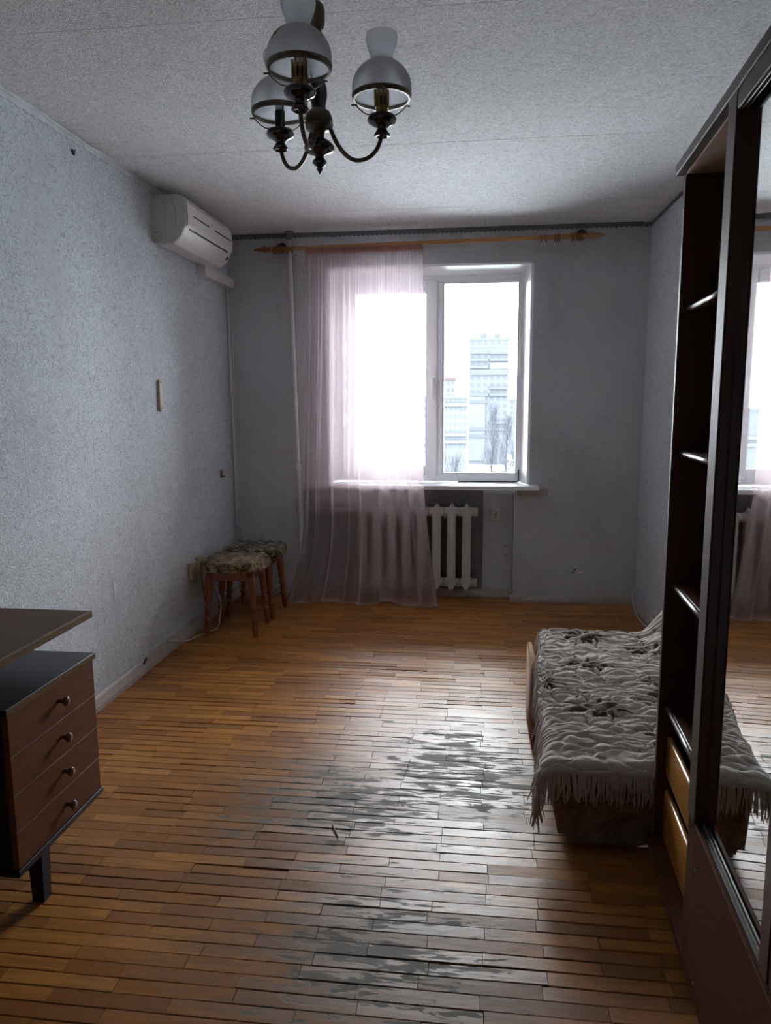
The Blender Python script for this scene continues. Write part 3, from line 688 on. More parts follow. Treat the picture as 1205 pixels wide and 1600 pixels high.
bm = B(); tube(bm, smooth_path([(XL+.036,3.60,.062),(XL+.040,3.62,.085),(XL+.036,3.63,.075)], 4), .006, 6); tag(link('cable_clip', bm, M['wire'], smooth=True), 'small dark clip on the left skirting board', 'clip')
bm = B(); tube(bm, smooth_path([(XR-.004,5.155,.165),(XR-.02,5.18,.150),(XR-.045,5.17,.10),(XR-.05,5.08,.035),(XR-.05,4.95,.006),(XR-.045,4.78,.006),(XR-.04,4.6,.006),(XR-.06,4.3,.006),(XR-.05,3.8,.006)], 8), .0042, 7)
tag(link('antenna_cord', bm, M['cable'], smooth=True), 'white cord running from the wall to behind the sofa', 'cord')
bm = B(); tube(bm, [(-.472,2.318,.0035),(-.455,2.28,.0045),(-.440,2.245,.0035)], [.0022,.003,.0022], 6); tag(link('wood_splinter', bm, M['stick'], smooth=True), 'short wooden splinter lying on the parquet', 'splinter')

# ------------------------------------------------------------------ stools
def turned_leg(bm, top, bot):
    t, b = Vector(top), Vector(bot); prof = [(0,.021),(.30,.021),(.33,.019),(.45,.0175),(.56,.0125),(.572,.0215),(.590,.0215),(.605,.0120),(.67,.0185),(.735,.0120),(.747,.021),(.768,.021),(.785,.0120),(.84,.017),(.92,.016),(1,.013)]
    tube(bm, [t+(b-t)*k for k, _ in prof], [r*1.15 for _, r in prof], 12)
def make_stool(name, label, fab, rzang, loc):
    st = thing(name, label, 'stool', loc, rzang, group='stools by the left wall', local=True)
    for sx in (-1, 1):
        for sy in (-1, 1):
            bm = B(); turned_leg(bm, (sx*.125, sy*.125, .425), (sx*.155, sy*.155, .0)); link('leg', bm, M['stool'], st, True)
    for a in (0, 1):
        for s in (-1, 1):
            bm = B()
            if a == 0: box(bm, -.115, .115, s*.130-.010, s*.130+.010, .350, .408, .003)
            else: box(bm, s*.130-.010, s*.130+.010, -.115, .115, .350, .408, .003)
            link('apron', bm, M['stool'], st)
    bm = B(); box(bm, -.165, .165, -.165, .165, .408, .426, .004); link('seat_board', bm, M['stool'], st)
    n = 41; P = np.zeros((n, n, 3)); u = np.linspace(-1, 1, n)
    uu, vv = np.meshgrid(u, u, indexing='ij')
    # rounded-square cushion, pulled over the edge of the board
    r = np.maximum(np.abs(uu), np.abs(vv)); ang = np.arctan2(vv, uu)
    k = 1/np.maximum(np.abs(np.cos(ang)), np.abs(np.sin(ang)))
    rad_ = np.where(r > 0, r, 0); corner = 1 - .17*np.clip((k-1)/.414, 0, 1)**2
    t = np.clip(rad_/.86, 0, 1)
    wdt = .200*np.where(rad_ < .86, t*.94, .94+.06*np.sin((rad_-.86)/.14*PI*.5))
    fx, fy = uu/np.maximum(r, 1e-6), vv/np.maximum(r, 1e-6)
    P[..., 0] = wdt*fx*corner; P[..., 1] = wdt*fy*corner
    lump = .004*np.sin(9*uu+2)*np.sin(7*vv+1) + .003*np.sin(17*uu+4*vv)
    P[..., 2] = .476 - .012*t**3 + lump - np.where(rad_ > .86, (rad_-.86)/.14*.052, 0) + rng.normal(0, .0012, (n, n))
    bm = B(); grid(bm, P); link('seat_cover', bm, fab, st, True)
    return st
make_stool('stool', 'wooden stool with mottled brown seat cover, in front of the wall sockets', M['stool_fab'], .04, (-1.495, 4.440, 0))
make_stool('stool', 'wooden stool with dark patterned seat cover, in the window corner', M['stool_fab_dark'], -.03, (-1.490, 4.845, 0))

# ------------------------------------------------------------------ desk
desk = thing('writing_desk', 'dark wooden writing desk with a raised top and four-drawer pedestal', 'desk', (-1.48, 1.6, 0))
DX1 = -1.212; DXP = -1.200; PY0, PY1 = 1.695, 2.138
bm = B(); box(bm, XL+.035, DX1, 0.86, 2.165, .756, .779, .0015); top = link('desktop', bm, M['desk_top'], desk)
bm = B(); box(bm, DX1-.001, DX1+.004, 0.86, 2.167, .757, .778, .001); link('edge_band', bm, M['desk_edge'], top)
bm = B(); box(bm, XL+.12, -1.375, 1.76, 1.845, .645, .756, .002); link('riser_block', bm, M['desk_black'], desk)
bm = B(); box(bm, XL+.12, -1.36, 0.93, 0.96, .0, .756, .002); link('side_panel', bm, M['desk_black'], desk)
bm = B(); box(bm, XL+.05, DXP-.018, PY0, PY1, .195, .628, .002); ped = link('pedestal', bm, M['desk_black'], desk)
bm = B(); box(bm, XL+.045, DXP+.004, PY0-.006, PY1+.006, .628, .648, .0015); link('pedestal_top', bm, M['desk_black'], ped)
bm = B(); box(bm, XL+.045, DXP+.004, PY0-.006, PY1+.006, .176, .195, .0015); link('pedestal_base', bm, M['desk_black'], ped)
bm = B(); box(bm, DXP+.003, DXP+.0055, PY0-.006, PY1+.007, .629, .646); link('edge_band', bm, M['desk_edge'], ped)
zs = [.628, .514, .405, .300, .195]
for z1, z0 in zip(zs, zs[1:]):
    bm = B(); box(bm, DXP-.018, DXP, PY0+.003, PY1-.002, z0+.0012, z1-.0012, .001); dr = link('drawer', bm, M['desk_drawer'], desk)
    bm = B(); lathe(bm, [(.006,0),(.006,.010),(.0075,.014),(.013,.020),(.0145,.025),(.012,.029),(0,.030)], 16, (DXP, 1.935, (z0+z1)/2+.002), 'x'); link('knob', bm, M['knob'], dr, True)
for (x_, y_) in ((-1.245, 1.852), (-1.245, 2.05), (-1.66, 1.852), (-1.66, 2.05)):
    if y_ > 2: continue
    bm = B(); b_ = [(x_-.018,y_-.018),(x_+.018,y_-.018),(x_+.018,y_+.018),(x_-.018,y_+.018)]
    T_ = [bm.verts.new((x_+(a-x_)*1.25, y_+(c-y_)*1.25, .178)) for a, c in b_]; L_ = [bm.verts.new((a, c, 0)) for a, c in b_]
    bm.faces.new(T_); bm.faces.new(L_[::-1])
    for k in range(4): bm.faces.new((L_[k], L_[(k+1)%4], T_[(k+1)%4], T_[k]))
    link('leg', bm, M['desk_black'], desk)

# ------------------------------------------------------------------ sofa with blanket
SX0, SX1, SYA, SYB = 0.262, 1.085, 2.252, 3.30
def stop(y): return .302 + (.392-.302)*np.clip((y-2.25)/(3.3-2.25), 0, 1)
sofa = thing('sofa', 'low brown upholstered sofa beside the tall cabinet', 'sofa', (.67, 2.75, 0))
def soft_box(x0, x1, y0, y1, z0, zf, zb, taper=0.0, bev=.03):
    bm = B(); vs = box(bm, x0, x1, y0, y1, z0, zf)
    for v in vs:
        if v.co.z > z0+.001 and v.co.y > y0+.1: v.co.z = zb
        if v.co.z < z0+.001:
            if abs(v.co.y-y0) < .001: v.co.y += taper
            if abs(v.co.x-x0) < .001: v.co.x += taper*.5
    bmesh.ops.bevel(bm, geom=list(bm.edges), offset=bev, segments=3, affect='EDGES'); return bm
bm = B(); prism(bm, [(SX0,SYA),(.86,SYA),(.86,SYB),(.300,SYB),(SX0,2.85)], 'z', .012, .30)
for v in bm.verts:
    if v.co.z > .2: v.co.z = float(stop(v.co.y)) - .008
    else:
        if v.co.y < 2.3: v.co.y += .006
        if v.co.x < .31: v.co.x += .018
bmesh.ops.recalc_face_normals(bm, faces=bm.faces)
bmesh.ops.bevel(bm, geom=list(bm.edges), offset=.030, segments=3, affect='EDGES', clamp_overlap=True)
link('seat', bm, M['sofa_fab'], sofa, True)
bm = B(); prism(bm, [(2.93,.012),(3.305,.012),(3.305,.352),(3.12,.345),(2.93,.318)], 'x', .240, .262); bmesh.ops.bevel(bm, geom=list(bm.edges), offset=.004, segments=2, affect='EDGES')
link('front_board', bm, M['sofa_side'], sofa, True)
bm = B(); vs = box(bm, .84, SX1, 2.27, SYB, .045, .62)
for v in vs:
    if v.co.z > .3 and v.co.x < .9: v.co.x += .12
bmesh.ops.bevel(bm, geom=list(bm.edges), offset=.04, segments=3, affect='EDGES'); link('backrest', bm, M['sofa_fab'], sofa, True)
for x_, y_ in ((.46,2.52),(.46,3.15),(1.0,2.52),(1.0,3.15)):
    bm = B(); lathe(bm, [(.02,0),(.026,.06)], 12, (x_, y_, 0)); link('leg', bm, M['desk_black'], sofa)

# blanket: a quilted sheet laid on the seat, folded over the front and the end
def vnoise(x, y, seed, cell):
    r_ = np.random.default_rng(seed); G = r_.random((64, 64)); xs, ys = x/cell+100.3, y/cell+100.7
    xi, yi = np.floor(xs).astype(int), np.floor(ys).astype(int); fx, fy = xs-xi, ys-yi
    fx, fy = fx*fx*(3-2*fx), fy*fy*(3-2*fy)
    g = lambda a, b: G[a % 64, b % 64]
    return (g(xi,yi)*(1-fx)+g(xi+1,yi)*fx)*(1-fy)+(g(xi,yi+1)*(1-fx)+g(xi+1,yi+1)*fx)*fy
NA, NB = 330, 420
a = np.linspace(-.135, .72, NA)[:, None]*np.ones((1, NB))        # cloth coordinate across the seat (0 = front edge)
b = np.linspace(-.055, 1.055, NB)[None, :]*np.ones((NA, 1))      # along the seat (0 = near end)
wx, wy = a + .05*vnoise(a, b, 1, .07)-.025, b + .050*(vnoise(a, b, 2, .10)-.5) + .020*(vnoise(a, b, 9, .035)-.5)
cr = np.random.default_rng(21); cpts = []
for i in range(8):
    for j in range(46):
        cpts.append((-.17+.125*i+cr.uniform(-.07,.07)+.06*(j % 2), -.08+.026*j+cr.uniform(-.013,.013)))
d1 = np.full_like(a, 9.); d2 = np.full_like(a, 9.)
sl = .35*(vnoise(a, b, 31, .25)-.5)
for cx, cy in cpts:
    dd = np.hypot((wx-cx)/4.6, (wy-cy)+sl*(wx-cx)); d2 = np.minimum(d2, np.maximum(d1, dd)); d1 = np.minimum(d1, dd)
puff = np.clip((d2-d1)/.016, 0, 1)
hq = .0150*(1-(1-puff)**2.0)*(.25+1.1*vnoise(a, b, 44, .06)) - .008 + .004*(vnoise(a*.6, b*1.4, 5, .030)-.5) + .002*(vnoise(a, b, 6, .012)-.5) + .010*(vnoise(a, b, 8, .2)-.5)
mot = np.zeros_like(a)
def stroke(pts, w):
    d = np.full_like(a, 9.)
    for (x0, y0), (x1, y1) in zip(pts, pts[1:]):
        dx, dy = x1-x0, y1-y0; t = np.clip(((a-x0)*dx+(b-y0)*dy)/(dx*dx+dy*dy+1e-9), 0, 1)
        d = np.minimum(d, np.hypot(a-x0-t*dx, b-y0-t*dy))
    return d
def leaf(cx, cy, ang, L_, w, s=1.0):
    global mot, hq
    ca, sa = math.cos(ang), math.sin(ang); u = (a-cx)*ca+(b-cy)*sa; v_ = -(a-cx)*sa+(b-cy)*ca
    q = u/L_; prof_ = w*np.clip(4*q*(1-q), 0, 1)**.8
    ins = np.clip((prof_-np.abs(v_))/.0035, 0, 1)*(q > 0)*(q < 1); mot = np.maximum(mot, ins*s); hq = hq - .004*ins
def flower(cx, cy, s=1.0, rot=0.0):
    global hq, mot
    for da, L_, w in ((2.9,.115,.013),(3.45,.105,.015),(-.35,.12,.014),(.15,.08,.010),(-1.3,.07,.017),(-1.75,.06,.015),(-.8,.085,.011),(2.3,.05,.010),(1.2,.045,.011)):
        leaf(cx+.012*math.cos(da), cy+.012*math.sin(da), da+rot, L_*s, w*s)
    for k in range(5):   # small blossom above
        leaf(cx-.05*s, cy+.085*s, k*1.256+.4, .042*s, .007*s, .8)
    for k in range(16):  # dotted tufts
        px_, py_ = cx+(-.16+.02*(k % 6))*s, cy+(-.075+.018*(k//6))*s
        leaf(px_, py_, .5, .014, .004, .8)
    for k in range(9):
        leaf(cx+(.13+.022*k)*s, cy+(.06-.010*k+.02*(k % 2))*s, -.6, .030, .006, .75)
    for pts in ([(cx,cy+.015),(cx+.06,cy+.06),(cx+.05,cy+.115),(cx-.02,cy+.14),(cx-.09,cy+.12)], [(cx-.04,cy-.05),(cx-.045,cy-.11),(cx+.01,cy-.155),(cx+.06,cy-.17)],
                [(cx+.05,cy-.05),(cx+.04,cy-.11),(cx+.08,cy-.16),(cx+.15,cy-.15),(cx+.18,cy-.11)], [(cx+.07,cy+.04),(cx+.15,cy+.07),(cx+.20,cy+.05)]):
        pts2 = [tuple(q)[:2] for q in smooth_path([(p_[0], p_[1], 0) for p_ in pts], 5)]
        d = stroke(pts2, .004); hq -= .009*np.exp(-(d/.006)**2); mot = np.maximum(mot, .75*np.clip(1-d/.0035, 0, 1))
for cx, cy in ((.155,.345),(.165,.715),(.44,.47),(.47,.86),(.40,.13),(.20,1.0),(.60,.28),(-.04,.53)): flower(cx, cy)
mot *= np.clip(.70+.8*(vnoise(a, b, 12, .02)), 0, 1)
# drape
def wrap(t, r):
    """cloth coordinate t past an edge: returns outward run and drop"""
    s_ = np.clip(t, 0, None); arc = np.clip(s_/(r*PI/2), 0, 1)*PI/2
    return r*np.sin(arc), r*(1-np.cos(arc)) + np.clip(s_-r*PI/2, 0, None)
RF = .045
drop_len = .30 + .70*np.clip(1-(b-.0)/.55, 0, 1)         # shorter overhang at the far end
ta = np.clip(-a+.0, 0, None)*drop_len
oa, da_ = wrap(ta, RF); tb = np.clip(-b, 0, None); ob, db_ = wrap(tb, .035)
Xb = np.where(a >= 0, SX0+RF+a-.02, SX0+RF-.02-oa*1.0)
Yb = np.where(b >= 0, SYA+.02+b, SYA+.02-ob)
def sst(t): t = np.clip(t, 0, 1); return t*t*(3-2*t)
Xb = Xb + .042*sst((b-.55)/.5)*np.clip(1-a/.15, 0, 1)
Zt = stop(Yb) + .012
ncorner = np.clip(1-np.hypot(a+.05, b+.03)/.14, 0, 1)
Xb = Xb - .035*np.clip(ta/.12, 0, 1)*np.clip(1-b/.35, 0, 1) - .02*ncorner
rise = np.clip((a-.43)/.16, 0, 1)**1.5*(.035+.14*np.clip((b-.86)/.2, 0, 1)) + np.clip((a-.55)/.17, 0, 1)**1.6*.10
Zb_ = Zt - da_ - db_ + rise
wgt = np.clip(1-da_/.03, 0, 1)*np.clip(1-db_/.03, 0, 1)
Zb_ = Zb_ + hq*wgt; Xb = Xb - hq*.8*(1-np.clip(1-da_/.03, 0, 1)); Yb = Yb - hq*.6*(1-np.clip(1-db_/.03, 0, 1))
PB = np.stack([Xb, Yb, Zb_], -1)
bl = thing('quilted_blanket', 'taupe quilted blanket with dark flowers and fringe spread over the sofa', 'blanket', (.62, 2.72, .33))
bm = B(); grid(bm, PB); cl = link('quilted_sheet', bm, M['blanket'], bl, True, fixn=False)
att = cl.data.attributes.new('motif', 'FLOAT', 'POINT'); att.data.foreach_set('value', mot.astype(np.float32).ravel())
# fringe (threads along the near end and the front edge)
bm = B(); rf = random.Random(5)
def strand(p, out, L_):
    sw = Vector((rf.gauss(0,.007), rf.gauss(0,.006), 0)); o_ = Vector(out)
    pts = [p+Vector((0,0,.004)), p+o_*.006+sw*.3-Vector((0,0,L_*.35)), p+o_*.008+sw*.8-Vector((0,0,L_*.7)), p+o_*.006+sw*1.3-Vector((0,0,L_))]
    tube(bm, pts, [.0026,.0026,.0022,.0015], 5, False)
for i in range(0, NA, 2):
    for _ in range(2):
        if PB[i, 0, 0] > .95: continue
        p0 = Vector(PB[i, 0]) + Vector((rf.uniform(-.003,.003), 0, 0)); strand(p0, (0,-1,0), rf.uniform(.075,.10))
for j in range(0, NB, 3):
    for _ in range(2):
        p0 = Vector(PB[0, j]) + Vector((0, rf.uniform(-.004,.004), 0)); strand(p0, (-1,0,0), rf.uniform(.055,.085))
o = link('fringe', bm, M['fringe'], bl, True, fixn=False); o['kind'] = 'stuff'
bm = B(); tube(bm, [tuple(p_) for p_ in PB[:-60:4, 0, :]], .0042, 5); tube(bm, [tuple(p_) for p_ in PB[0, ::4, :]], .0036, 5); link('braid', bm, M['fringe'], bl, True)

# ------------------------------------------------------------------ tall cabinet (local frame: x = along the front from the far end, y = depth into the cabinet)
ANG = math.radians(3.1)
cab = thing('wardrobe', 'tall dark mahogany wardrobe with open shelves and mirrored sliding door', 'wardrobe', (.537, 2.22, 0), -PI/2-ANG, local=True)
CL, CD, CT = 1.95, .545, 2.068
def cpart(name, b, mat, parent=cab, bev=.002, label=None, seg=1):
    bm = B(); box(bm, *b, bev, seg); o = link(name, bm, mat, parent)
    if label: o['label'] = label
    return o
cpart('end_panel', (0,.020,.018,CD,.105,2.035), M['cab'])
bm = B(); box(bm, .0005,.0195,.016,.0185,.107,2.03); link('end_panel_edge', bm, M['cab_edge'], cab)
cpart('top_panel', (-.022,CL,-.004,CD,2.040,CT), M['cab_edge'], bev=.002)
cpart('soffit', (.020,.512,.02,CD,2.034,2.0405), M['cab_soffit'], bev=0)
cpart('back_panel', (.0,CL,CD-.008,CD,.105,2.04), M['cab'], bev=0)
cpart('bottom_board', (-.012,.512,.0,CD,.083,.105), M['cab_base'])
cpart('kick_plinth', (.0,CL,.06,CD,.0,.084), M['cab'], bev=0)
pt = cpart('partition', (.512,.572,.0,CD-.008,.105,2.04), M['cab'])
cpart('partition_edge', (.5115,.5725,-.0025,.0008,.475,2.04), M['cab_edge'], pt, .001)
for z in (1.688, 1.292, .906, .530):
    bm = B(); box(bm, .020, .512, .042, CD-.01, z-.018, z, .006, 3); link('shelf', bm, M['cab'], cab, True, angle=.5)
    bm = B(); tube(bm, [(.022,.0425,z-.009),(.511,.0425,z-.009)], .0082, 10); link('shelf_nosing', bm, M['cab_nose'], cab, True)
for z0, z1 in ((.112,.268),(.312,.438)):
    bm = B(); box(bm, .023, .510, .043, .062, z0, z1, .009, 4); dr = link('drawer', bm, M['cab_drawer'], cab, True, angle=.6)
    bm = B(); box(bm, .026, .507, .062, .40, z0+.01, z1-.03, .001); link('drawer_box', bm, M['cab'], dr)
    bm = B(); box(bm, .055, .058, .0415, .044, z0+.04, z1-.03); link('pull_slot', bm, M['black'], dr)
cpart('shelf_board', (.020,.512,.066,CD-.01,.292,.306), M['cab'])
cpart('base_panel', (.512,CL,.0,.0105,.083,.472), M['cab_base'])
tk = cpart('track_board', (.5725,CL,.0105,.13,.452,.468), M['rail'])
cpart('track_rail', (.5725,CL,.0185,.0215,.470,.4765), M['rail'], tk, .0005)
hdb = cpart('header_board', (.5725,CL,-.001,.007,2.0,2.04), M['cab_edge'])
cpart('header_soffit', (.5725,CL,.007,.13,2.008,2.022), M['cab'])
cpart('track_rail', (.5725,CL,.0075,.0095,1.999,2.009), M['rail'], hdb, .001)
cpart('track_rail', (.5725,CL,.0165,.0185,1.999,2.009), M['rail'], hdb, .001)
dm = cpart('sliding_door', (.576,1.30,.028,.045,.478,1.998), M['cab'], label='mirrored sliding door')
cpart('mirror_sheet', (.578,1.298,.0220,.0278,.480,1.996), M['mirror'], dm, .0015)
df_ = cpart('sliding_door', (1.018,CL-.02,.006,.0175,.478,1.998), M['cab'], label='plain dark sliding door in the front track')
cpart('door_stile', (1.018,1.06,.0035,.0065,.480,1.996), M['cab'], df_, .001)
cpart('end_panel', (CL-.02,CL,.018,CD,.105,2.035), M['cab'])
for s_, z_ in ((.60,.375),(.64,.125)):
    bm = B(); lathe(bm, [(.004,0),(.003,-.0015),(0,-.002)], 8, (s_, 0, z_), 'y'); link('screw_cap', bm, M['rail'], cab)

# ------------------------------------------------------------------ chandelier
CX, CY = -.436, 2.12
ch = thing('chandelier', 'three-arm chandelier with frosted glass shades and dark turned wood', 'chandelier', (CX, CY, H))
def cpt(name, prof, c, mat, parent=ch, seg=28, cap=True):
    bm = B(); lathe(bm, prof, seg, (c[0], c[1], c[2]+.006), cap=cap); return link(name, bm, mat, parent, True, angle=1.5)
Z0 = 2.05
cpt('ceiling_rose', [(.055,H-.001),(.055,H-.012),(.04,H-.03),(.012,H-.045)], (CX,CY,0), M['brass'])
cpt('stem', [(.008,2.40),(.008,H-.03)], (CX,CY,0), M['brass'])
cpt('stem_sleeve', [(.008,2.60-.12),(.018,2.47),(.021,2.455),(.020,2.425),(.015,2.412),(.008,2.406)], (CX,CY,0), M['brass'])
cpt('wood_spindle', [(.012,2.405),(.017,2.395),(.013,2.375),(.010,2.35),(.016,2.335),(.011,2.322),(.015,2.300),(.023,2.262),(.024,2.245),(.019,2.215),(.022,2.208)], (CX,CY,0), M['chain_wood'])
cpt('brass_hub', [(.020,2.210),(.031,2.203),(.037,2.188),(.039,2.172),(.036,2.160),(.019,2.155),(.014,2.150),(.012,2.12)], (CX,CY,0), M['brass'])
cpt('wood_finial', [(.012,2.138),(.030,2.128),(.041,2.116),(.042,2.108),(.033,2.100),(.014,2.093),(.011,2.087),(.019,2.078),(.020,2.073),(.013,2.066),(.007,2.062),(.009,2.057),(.006,2.052),(0,2.043)], (CX,CY,0), M['chain_wood'])
def lamp(th, crown=True):
    dx, dy = math.cos(th), math.sin(th); R = .172; ex, ey = CX+R*dx, CY+R*dy
    bm = B(); pr = [(.022,2.172),(.034,2.160),(.050,2.128),(.075,2.098),(.105,2.083),(.140,2.088),(.166,2.108),(.180,2.135),(.185,2.160)]
    tube(bm, smooth_path([(CX+r*dx, CY+r*dy, z) for r, z in [(q*.172/.185, w+.006) for q, w in pr]], 5), .0058, 10); arm = link('arm', bm, M['brass'], ch, True)
    cp = cpt('wood_cup', [(.011,2.150),(.018,2.145),(.023,2.149),(.017,2.158),(.012,2.166),(.020,2.172),(.036,2.180),(.041,2.189),(.037,2.198),(.020,2.203),(.012,2.205)], (ex,ey,0), M['chain_wood'])
    if crown:
        bm = B(); lathe(bm, [(.019,2.209),(.0165,2.212),(.0168,2.228)], 20, (ex,ey,0), cap=False)
        for k in range(10):
            a_ = 2*PI*k/10; cx_, cy_ = ex+.0172*math.cos(a_), ey+.0172*math.sin(a_)
            tube(bm, [(cx_,cy_,2.225),(cx_+.001*math.cos(a_),cy_+.001*math.sin(a_),2.268+(.004 if k%2 else 0))], .0032, 5)
        lathe(bm, [(.0170,2.251),(.0185,2.252),(.0185,2.259),(.0172,2.260)], 20, (ex,ey,0), cap=False)
        link('candle_crown', bm, M['crown'], cp)
        cpt('lamp_socket', [(.012,2.205),(.012,2.25),(.010,2.252)], (ex,ey,0), M['bulb_black'], cp, 16)
    else:
        cpt('lamp_socket', [(.014,2.203),(.0145,2.25),(.012,2.254)], (ex,ey,0), M['bulb_black'], cp, 16)
    zc = 2.268; rr = .081; prof_o = []
    for k in range(17):
        a_ = -.34 + (1.20+.34)*k/16; prof_o.append((rr*math.cos(a_), zc+rr*.93*math.sin(a_)))
    prof_i = [(r-.003, z-.001) for r, z in prof_o[::-1]]
    sh = cpt('glass_shade', prof_o, (ex,ey,0), M['frost'], ch, 40, False)
    zr = prof_o[0][1]; r0 = prof_o[0][0]
    cpt('shade_ring', [(r0+.002,zr-.003),(r0+.004,zr+.000),(r0+.0055,zr+.009),(r0+.004,zr+.010),(r0-.0035,zr-.003),(r0+.002,zr-.003)], (ex,ey,0), M['brass'], sh, 40, False)
    zt, rt_ = prof_o[-1][1], prof_o[-1][0]
    pc = [(rt_+.004,zt-.004),(.031,zt+.004),(.030,zt+.014),(.036,zt+.028),(.042,zt+.045),(.0435,zt+.056),(.042,zt+.067)]
    pc = [(r, z) for r, z in pc]
    cpt('glass_chimney', pc, (ex,ey,0), M['chimney'], sh, 32, False)
    cpt('inner_tube', [(.013,2.252),(.0135,2.30),(.012,2.34)], (ex,ey,0), M['chimney'], sh, 20, False)
    for k in range(3):
        a_ = th+.5+2*PI*k/3; c_, s_ = math.cos(a_), math.sin(a_)
        bm = B(); tube(bm, smooth_path([(ex+.016*c_,ey+.016*s_,2.212),(ex+.045*c_,ey+.045*s_,2.216),(ex+.066*c_,ey+.066*s_,zr-.012),(ex+(r0+.006)*c_,ey+(r0+.006)*s_,zr+.004)], 5), .0016, 6)
        tube(bm, [(ex+(r0+.000)*c_,ey+(r0+.000)*s_,zr+.004),(ex+(r0+.018)*c_,ey+(r0+.018)*s_,zr+.005)], .0024, 6); link('wire_holder', bm, M['wire'], sh, True)
    return sh
lamp(math.radians(12)); lamp(math.radians(142), False); sh = lamp(math.radians(266))
# painted sprig on the near shade
M['sprig'] = plain('painted_sprig', (0.16,0.06,0.045), 0.5)
exn, eyn = CX+.172*math.cos(math.radians(266)), CY+.172*math.sin(math.radians(266))
bm = B()
for daz, el, rr_ in ((0,.62,.0055),(.10,.66,.0045),(-.08,.52,.006),(.03,.50,.0045),(.16,.74,.0035),(-.10,.40,.004)):
    az = math.radians(231)+daz; nrm = Vector((math.cos(az)*math.cos(el), math.sin(az)*math.cos(el), math.sin(el)))
    c_ = Vector((exn, eyn, 2.274)) + Vector((nrm.x*.081, nrm.y*.081, nrm.z*.081*.93))
    mt_ = Matrix.Translation(c_) @ nrm.to_track_quat('Z', 'Y').to_matrix().to_4x4() @ Matrix.Diagonal((rr_, rr_*1.4, .0009, 1))
    bmesh.ops.create_uvsphere(bm, u_segments=10, v_segments=6, radius=1.0, matrix=mt_)
link('painted_sprig', bm, M['sprig'], sh, True)

# ------------------------------------------------------------------ outside, beyond the window
GZ = -30.0
bm = B(); vs = [bm.verts.new(p_) for p_ in ((-700,12,GZ),(700,12,GZ),(700,1500,GZ),(-700,1500,GZ))]; bm.faces.new(vs)
tag(link('ground_outside', bm, M['snow']), 'snowy ground far below the window', 'ground', kind='structure')
def at_px(px_, dist):
    """world x at ground distance dist for a picture column at the horizon"""
    d = fw*F_PX + r2*(px_-602.5) + u2*(800-627); t = dist/d.y; return d.x*t
def block(name, label, pxa, pxb, dist, top, depth, floors, cols, wall, band=None, roof=None, wcols=None):
    xa, xb = at_px(pxa, dist), at_px(pxb, dist); t = thing(name, label, 'building', ((xa+xb)/2, dist, GZ))
    bm = B(); box(bm, xa, xb, dist, dist+depth, GZ, top); link('walls', bm, wall, t)
    fh = (top-GZ)/floors; w = (xb-xa)
    bmw = B(); box(bmw, 0, w/cols*.46, -.12, .1, 0, fh*.5); mw_ = bpy.data.meshes.new('window'); bmw.to_mesh(mw_); bmw.free(); mw_.materials.append(M['far_glass'])
    bmb = B(); box(bmb, 0, w*.46, -.9, .1, 0, fh*.40); mb_ = bpy.data.meshes.new('balcony'); bmb.to_mesh(mb_); bmb.free(); mb_.materials.append(band or wall)
    for f in range(floors):
        z = GZ + f*fh
        if z+fh < -17: continue
        for c in range(cols):
            o = bpy.data.objects.new('window', mw_); COL.objects.link(o); o.parent = t; o.location = (xa+w*(c+.27)/cols-(xa+xb)/2, 0, z+fh*.38-GZ)
        if band:
            for c in (0, 1):
                if (f*7+c*3) % 5 in (0, 3):
                    o = bpy.data.objects.new('balcony', mb_); COL.objects.link(o); o.parent = t; o.location = (xa+w*(.02+.5*c)-(xa+xb)/2, 0, z+fh*.0-GZ)
    if roof:
        bm = B(); box(bm, xa-.3, xb+.3, dist-.3, dist+depth+.3, top, top+1.2); link('roof', bm, roof, t)
    return t, xa, xb, fh
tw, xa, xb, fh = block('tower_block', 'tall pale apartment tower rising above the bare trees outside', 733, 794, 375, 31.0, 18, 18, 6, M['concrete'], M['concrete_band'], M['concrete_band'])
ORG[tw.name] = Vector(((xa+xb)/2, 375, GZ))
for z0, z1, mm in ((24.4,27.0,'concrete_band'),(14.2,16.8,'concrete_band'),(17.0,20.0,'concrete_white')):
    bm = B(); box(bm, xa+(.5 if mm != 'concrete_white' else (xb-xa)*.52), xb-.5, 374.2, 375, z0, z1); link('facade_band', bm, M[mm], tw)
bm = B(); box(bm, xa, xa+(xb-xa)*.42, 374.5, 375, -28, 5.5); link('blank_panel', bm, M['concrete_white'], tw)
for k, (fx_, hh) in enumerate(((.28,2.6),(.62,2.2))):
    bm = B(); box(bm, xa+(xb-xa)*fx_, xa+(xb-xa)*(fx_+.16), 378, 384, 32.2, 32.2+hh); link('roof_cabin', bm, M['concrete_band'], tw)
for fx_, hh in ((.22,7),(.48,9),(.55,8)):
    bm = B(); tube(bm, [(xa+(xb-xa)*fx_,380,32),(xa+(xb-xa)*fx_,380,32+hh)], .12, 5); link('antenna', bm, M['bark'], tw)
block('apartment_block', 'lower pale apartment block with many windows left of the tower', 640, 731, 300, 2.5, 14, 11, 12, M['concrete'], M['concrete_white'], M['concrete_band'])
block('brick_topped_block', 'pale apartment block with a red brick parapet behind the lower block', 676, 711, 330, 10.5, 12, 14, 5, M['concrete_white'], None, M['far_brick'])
block('distant_block', 'distant pale apartment block right of the tower behind the trees', 796, 860, 450, 1.5, 14, 11, 8, M['concrete'], None, M['concrete_band'])
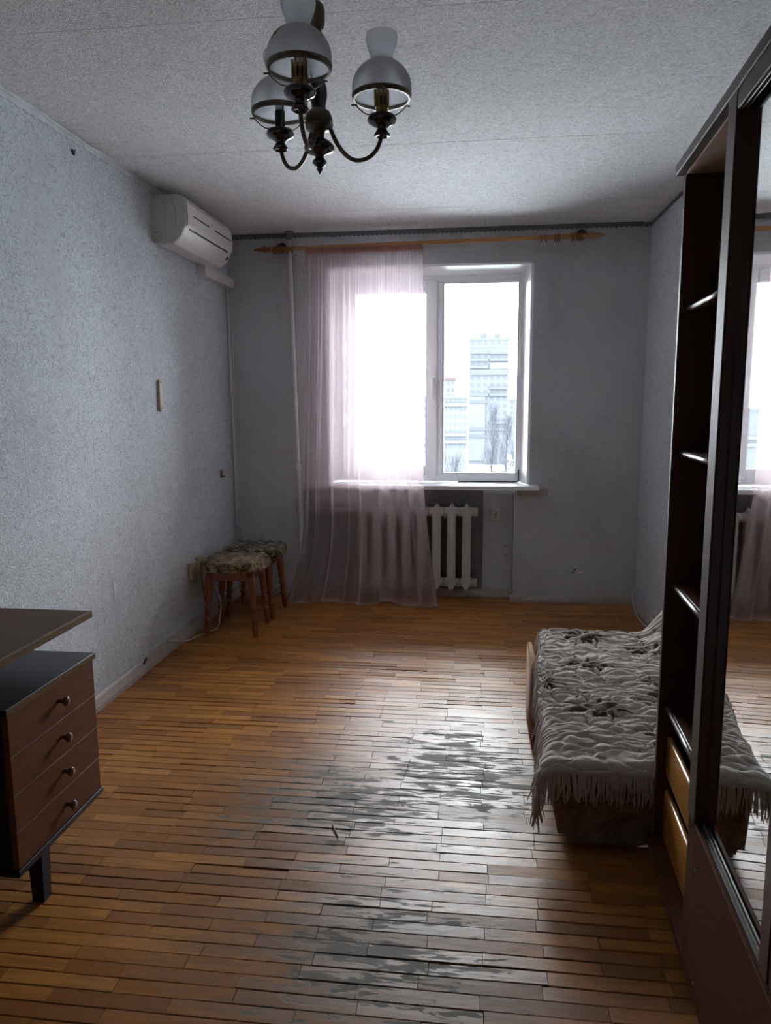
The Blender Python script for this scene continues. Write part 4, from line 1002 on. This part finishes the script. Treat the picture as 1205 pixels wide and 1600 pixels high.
block('curtained_block', 'long pale apartment block seen through the pink curtain', 470, 636, 340, -3.0, 14, 9, 16, M['concrete'], M['concrete_white'], M['concrete_band'])
def poplar(px_, dist, hgt, spread, label, nb=150, seed=1):
    r_ = random.Random(seed); x0 = at_px(px_, dist); t = thing('poplar_tree', label, 'tree', (x0, dist, GZ), group='bare trees outside the window')
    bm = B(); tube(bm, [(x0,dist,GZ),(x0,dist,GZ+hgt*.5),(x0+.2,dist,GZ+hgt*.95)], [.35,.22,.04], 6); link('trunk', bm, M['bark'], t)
    bm = B()
    for _ in range(nb):
        h0 = r_.uniform(.18, .86); a_ = r_.uniform(0, 2*PI); L_ = hgt*r_.uniform(.10, .24)*(1.1-h0*.6); s_ = spread*(1.15-h0)*r_.uniform(.5,1.2)
        p0 = Vector((x0, dist, GZ+hgt*h0)); p1 = p0+Vector((math.cos(a_)*s_*.7, math.sin(a_)*s_*.7, L_*.45)); p2 = p0+Vector((math.cos(a_)*s_, math.sin(a_)*s_, L_))
        tube(bm, [p0,p1,p2], [.07,.045,.025], 4, False)
        for q in range(5):
            b0 = p1+(p2-p1)*r_.random(); a2 = r_.uniform(0, 2*PI); tube(bm, [b0, b0+Vector((math.cos(a2)*.5, math.sin(a2)*.5, r_.uniform(.8,1.8)))], [.03,.018], 3, False)
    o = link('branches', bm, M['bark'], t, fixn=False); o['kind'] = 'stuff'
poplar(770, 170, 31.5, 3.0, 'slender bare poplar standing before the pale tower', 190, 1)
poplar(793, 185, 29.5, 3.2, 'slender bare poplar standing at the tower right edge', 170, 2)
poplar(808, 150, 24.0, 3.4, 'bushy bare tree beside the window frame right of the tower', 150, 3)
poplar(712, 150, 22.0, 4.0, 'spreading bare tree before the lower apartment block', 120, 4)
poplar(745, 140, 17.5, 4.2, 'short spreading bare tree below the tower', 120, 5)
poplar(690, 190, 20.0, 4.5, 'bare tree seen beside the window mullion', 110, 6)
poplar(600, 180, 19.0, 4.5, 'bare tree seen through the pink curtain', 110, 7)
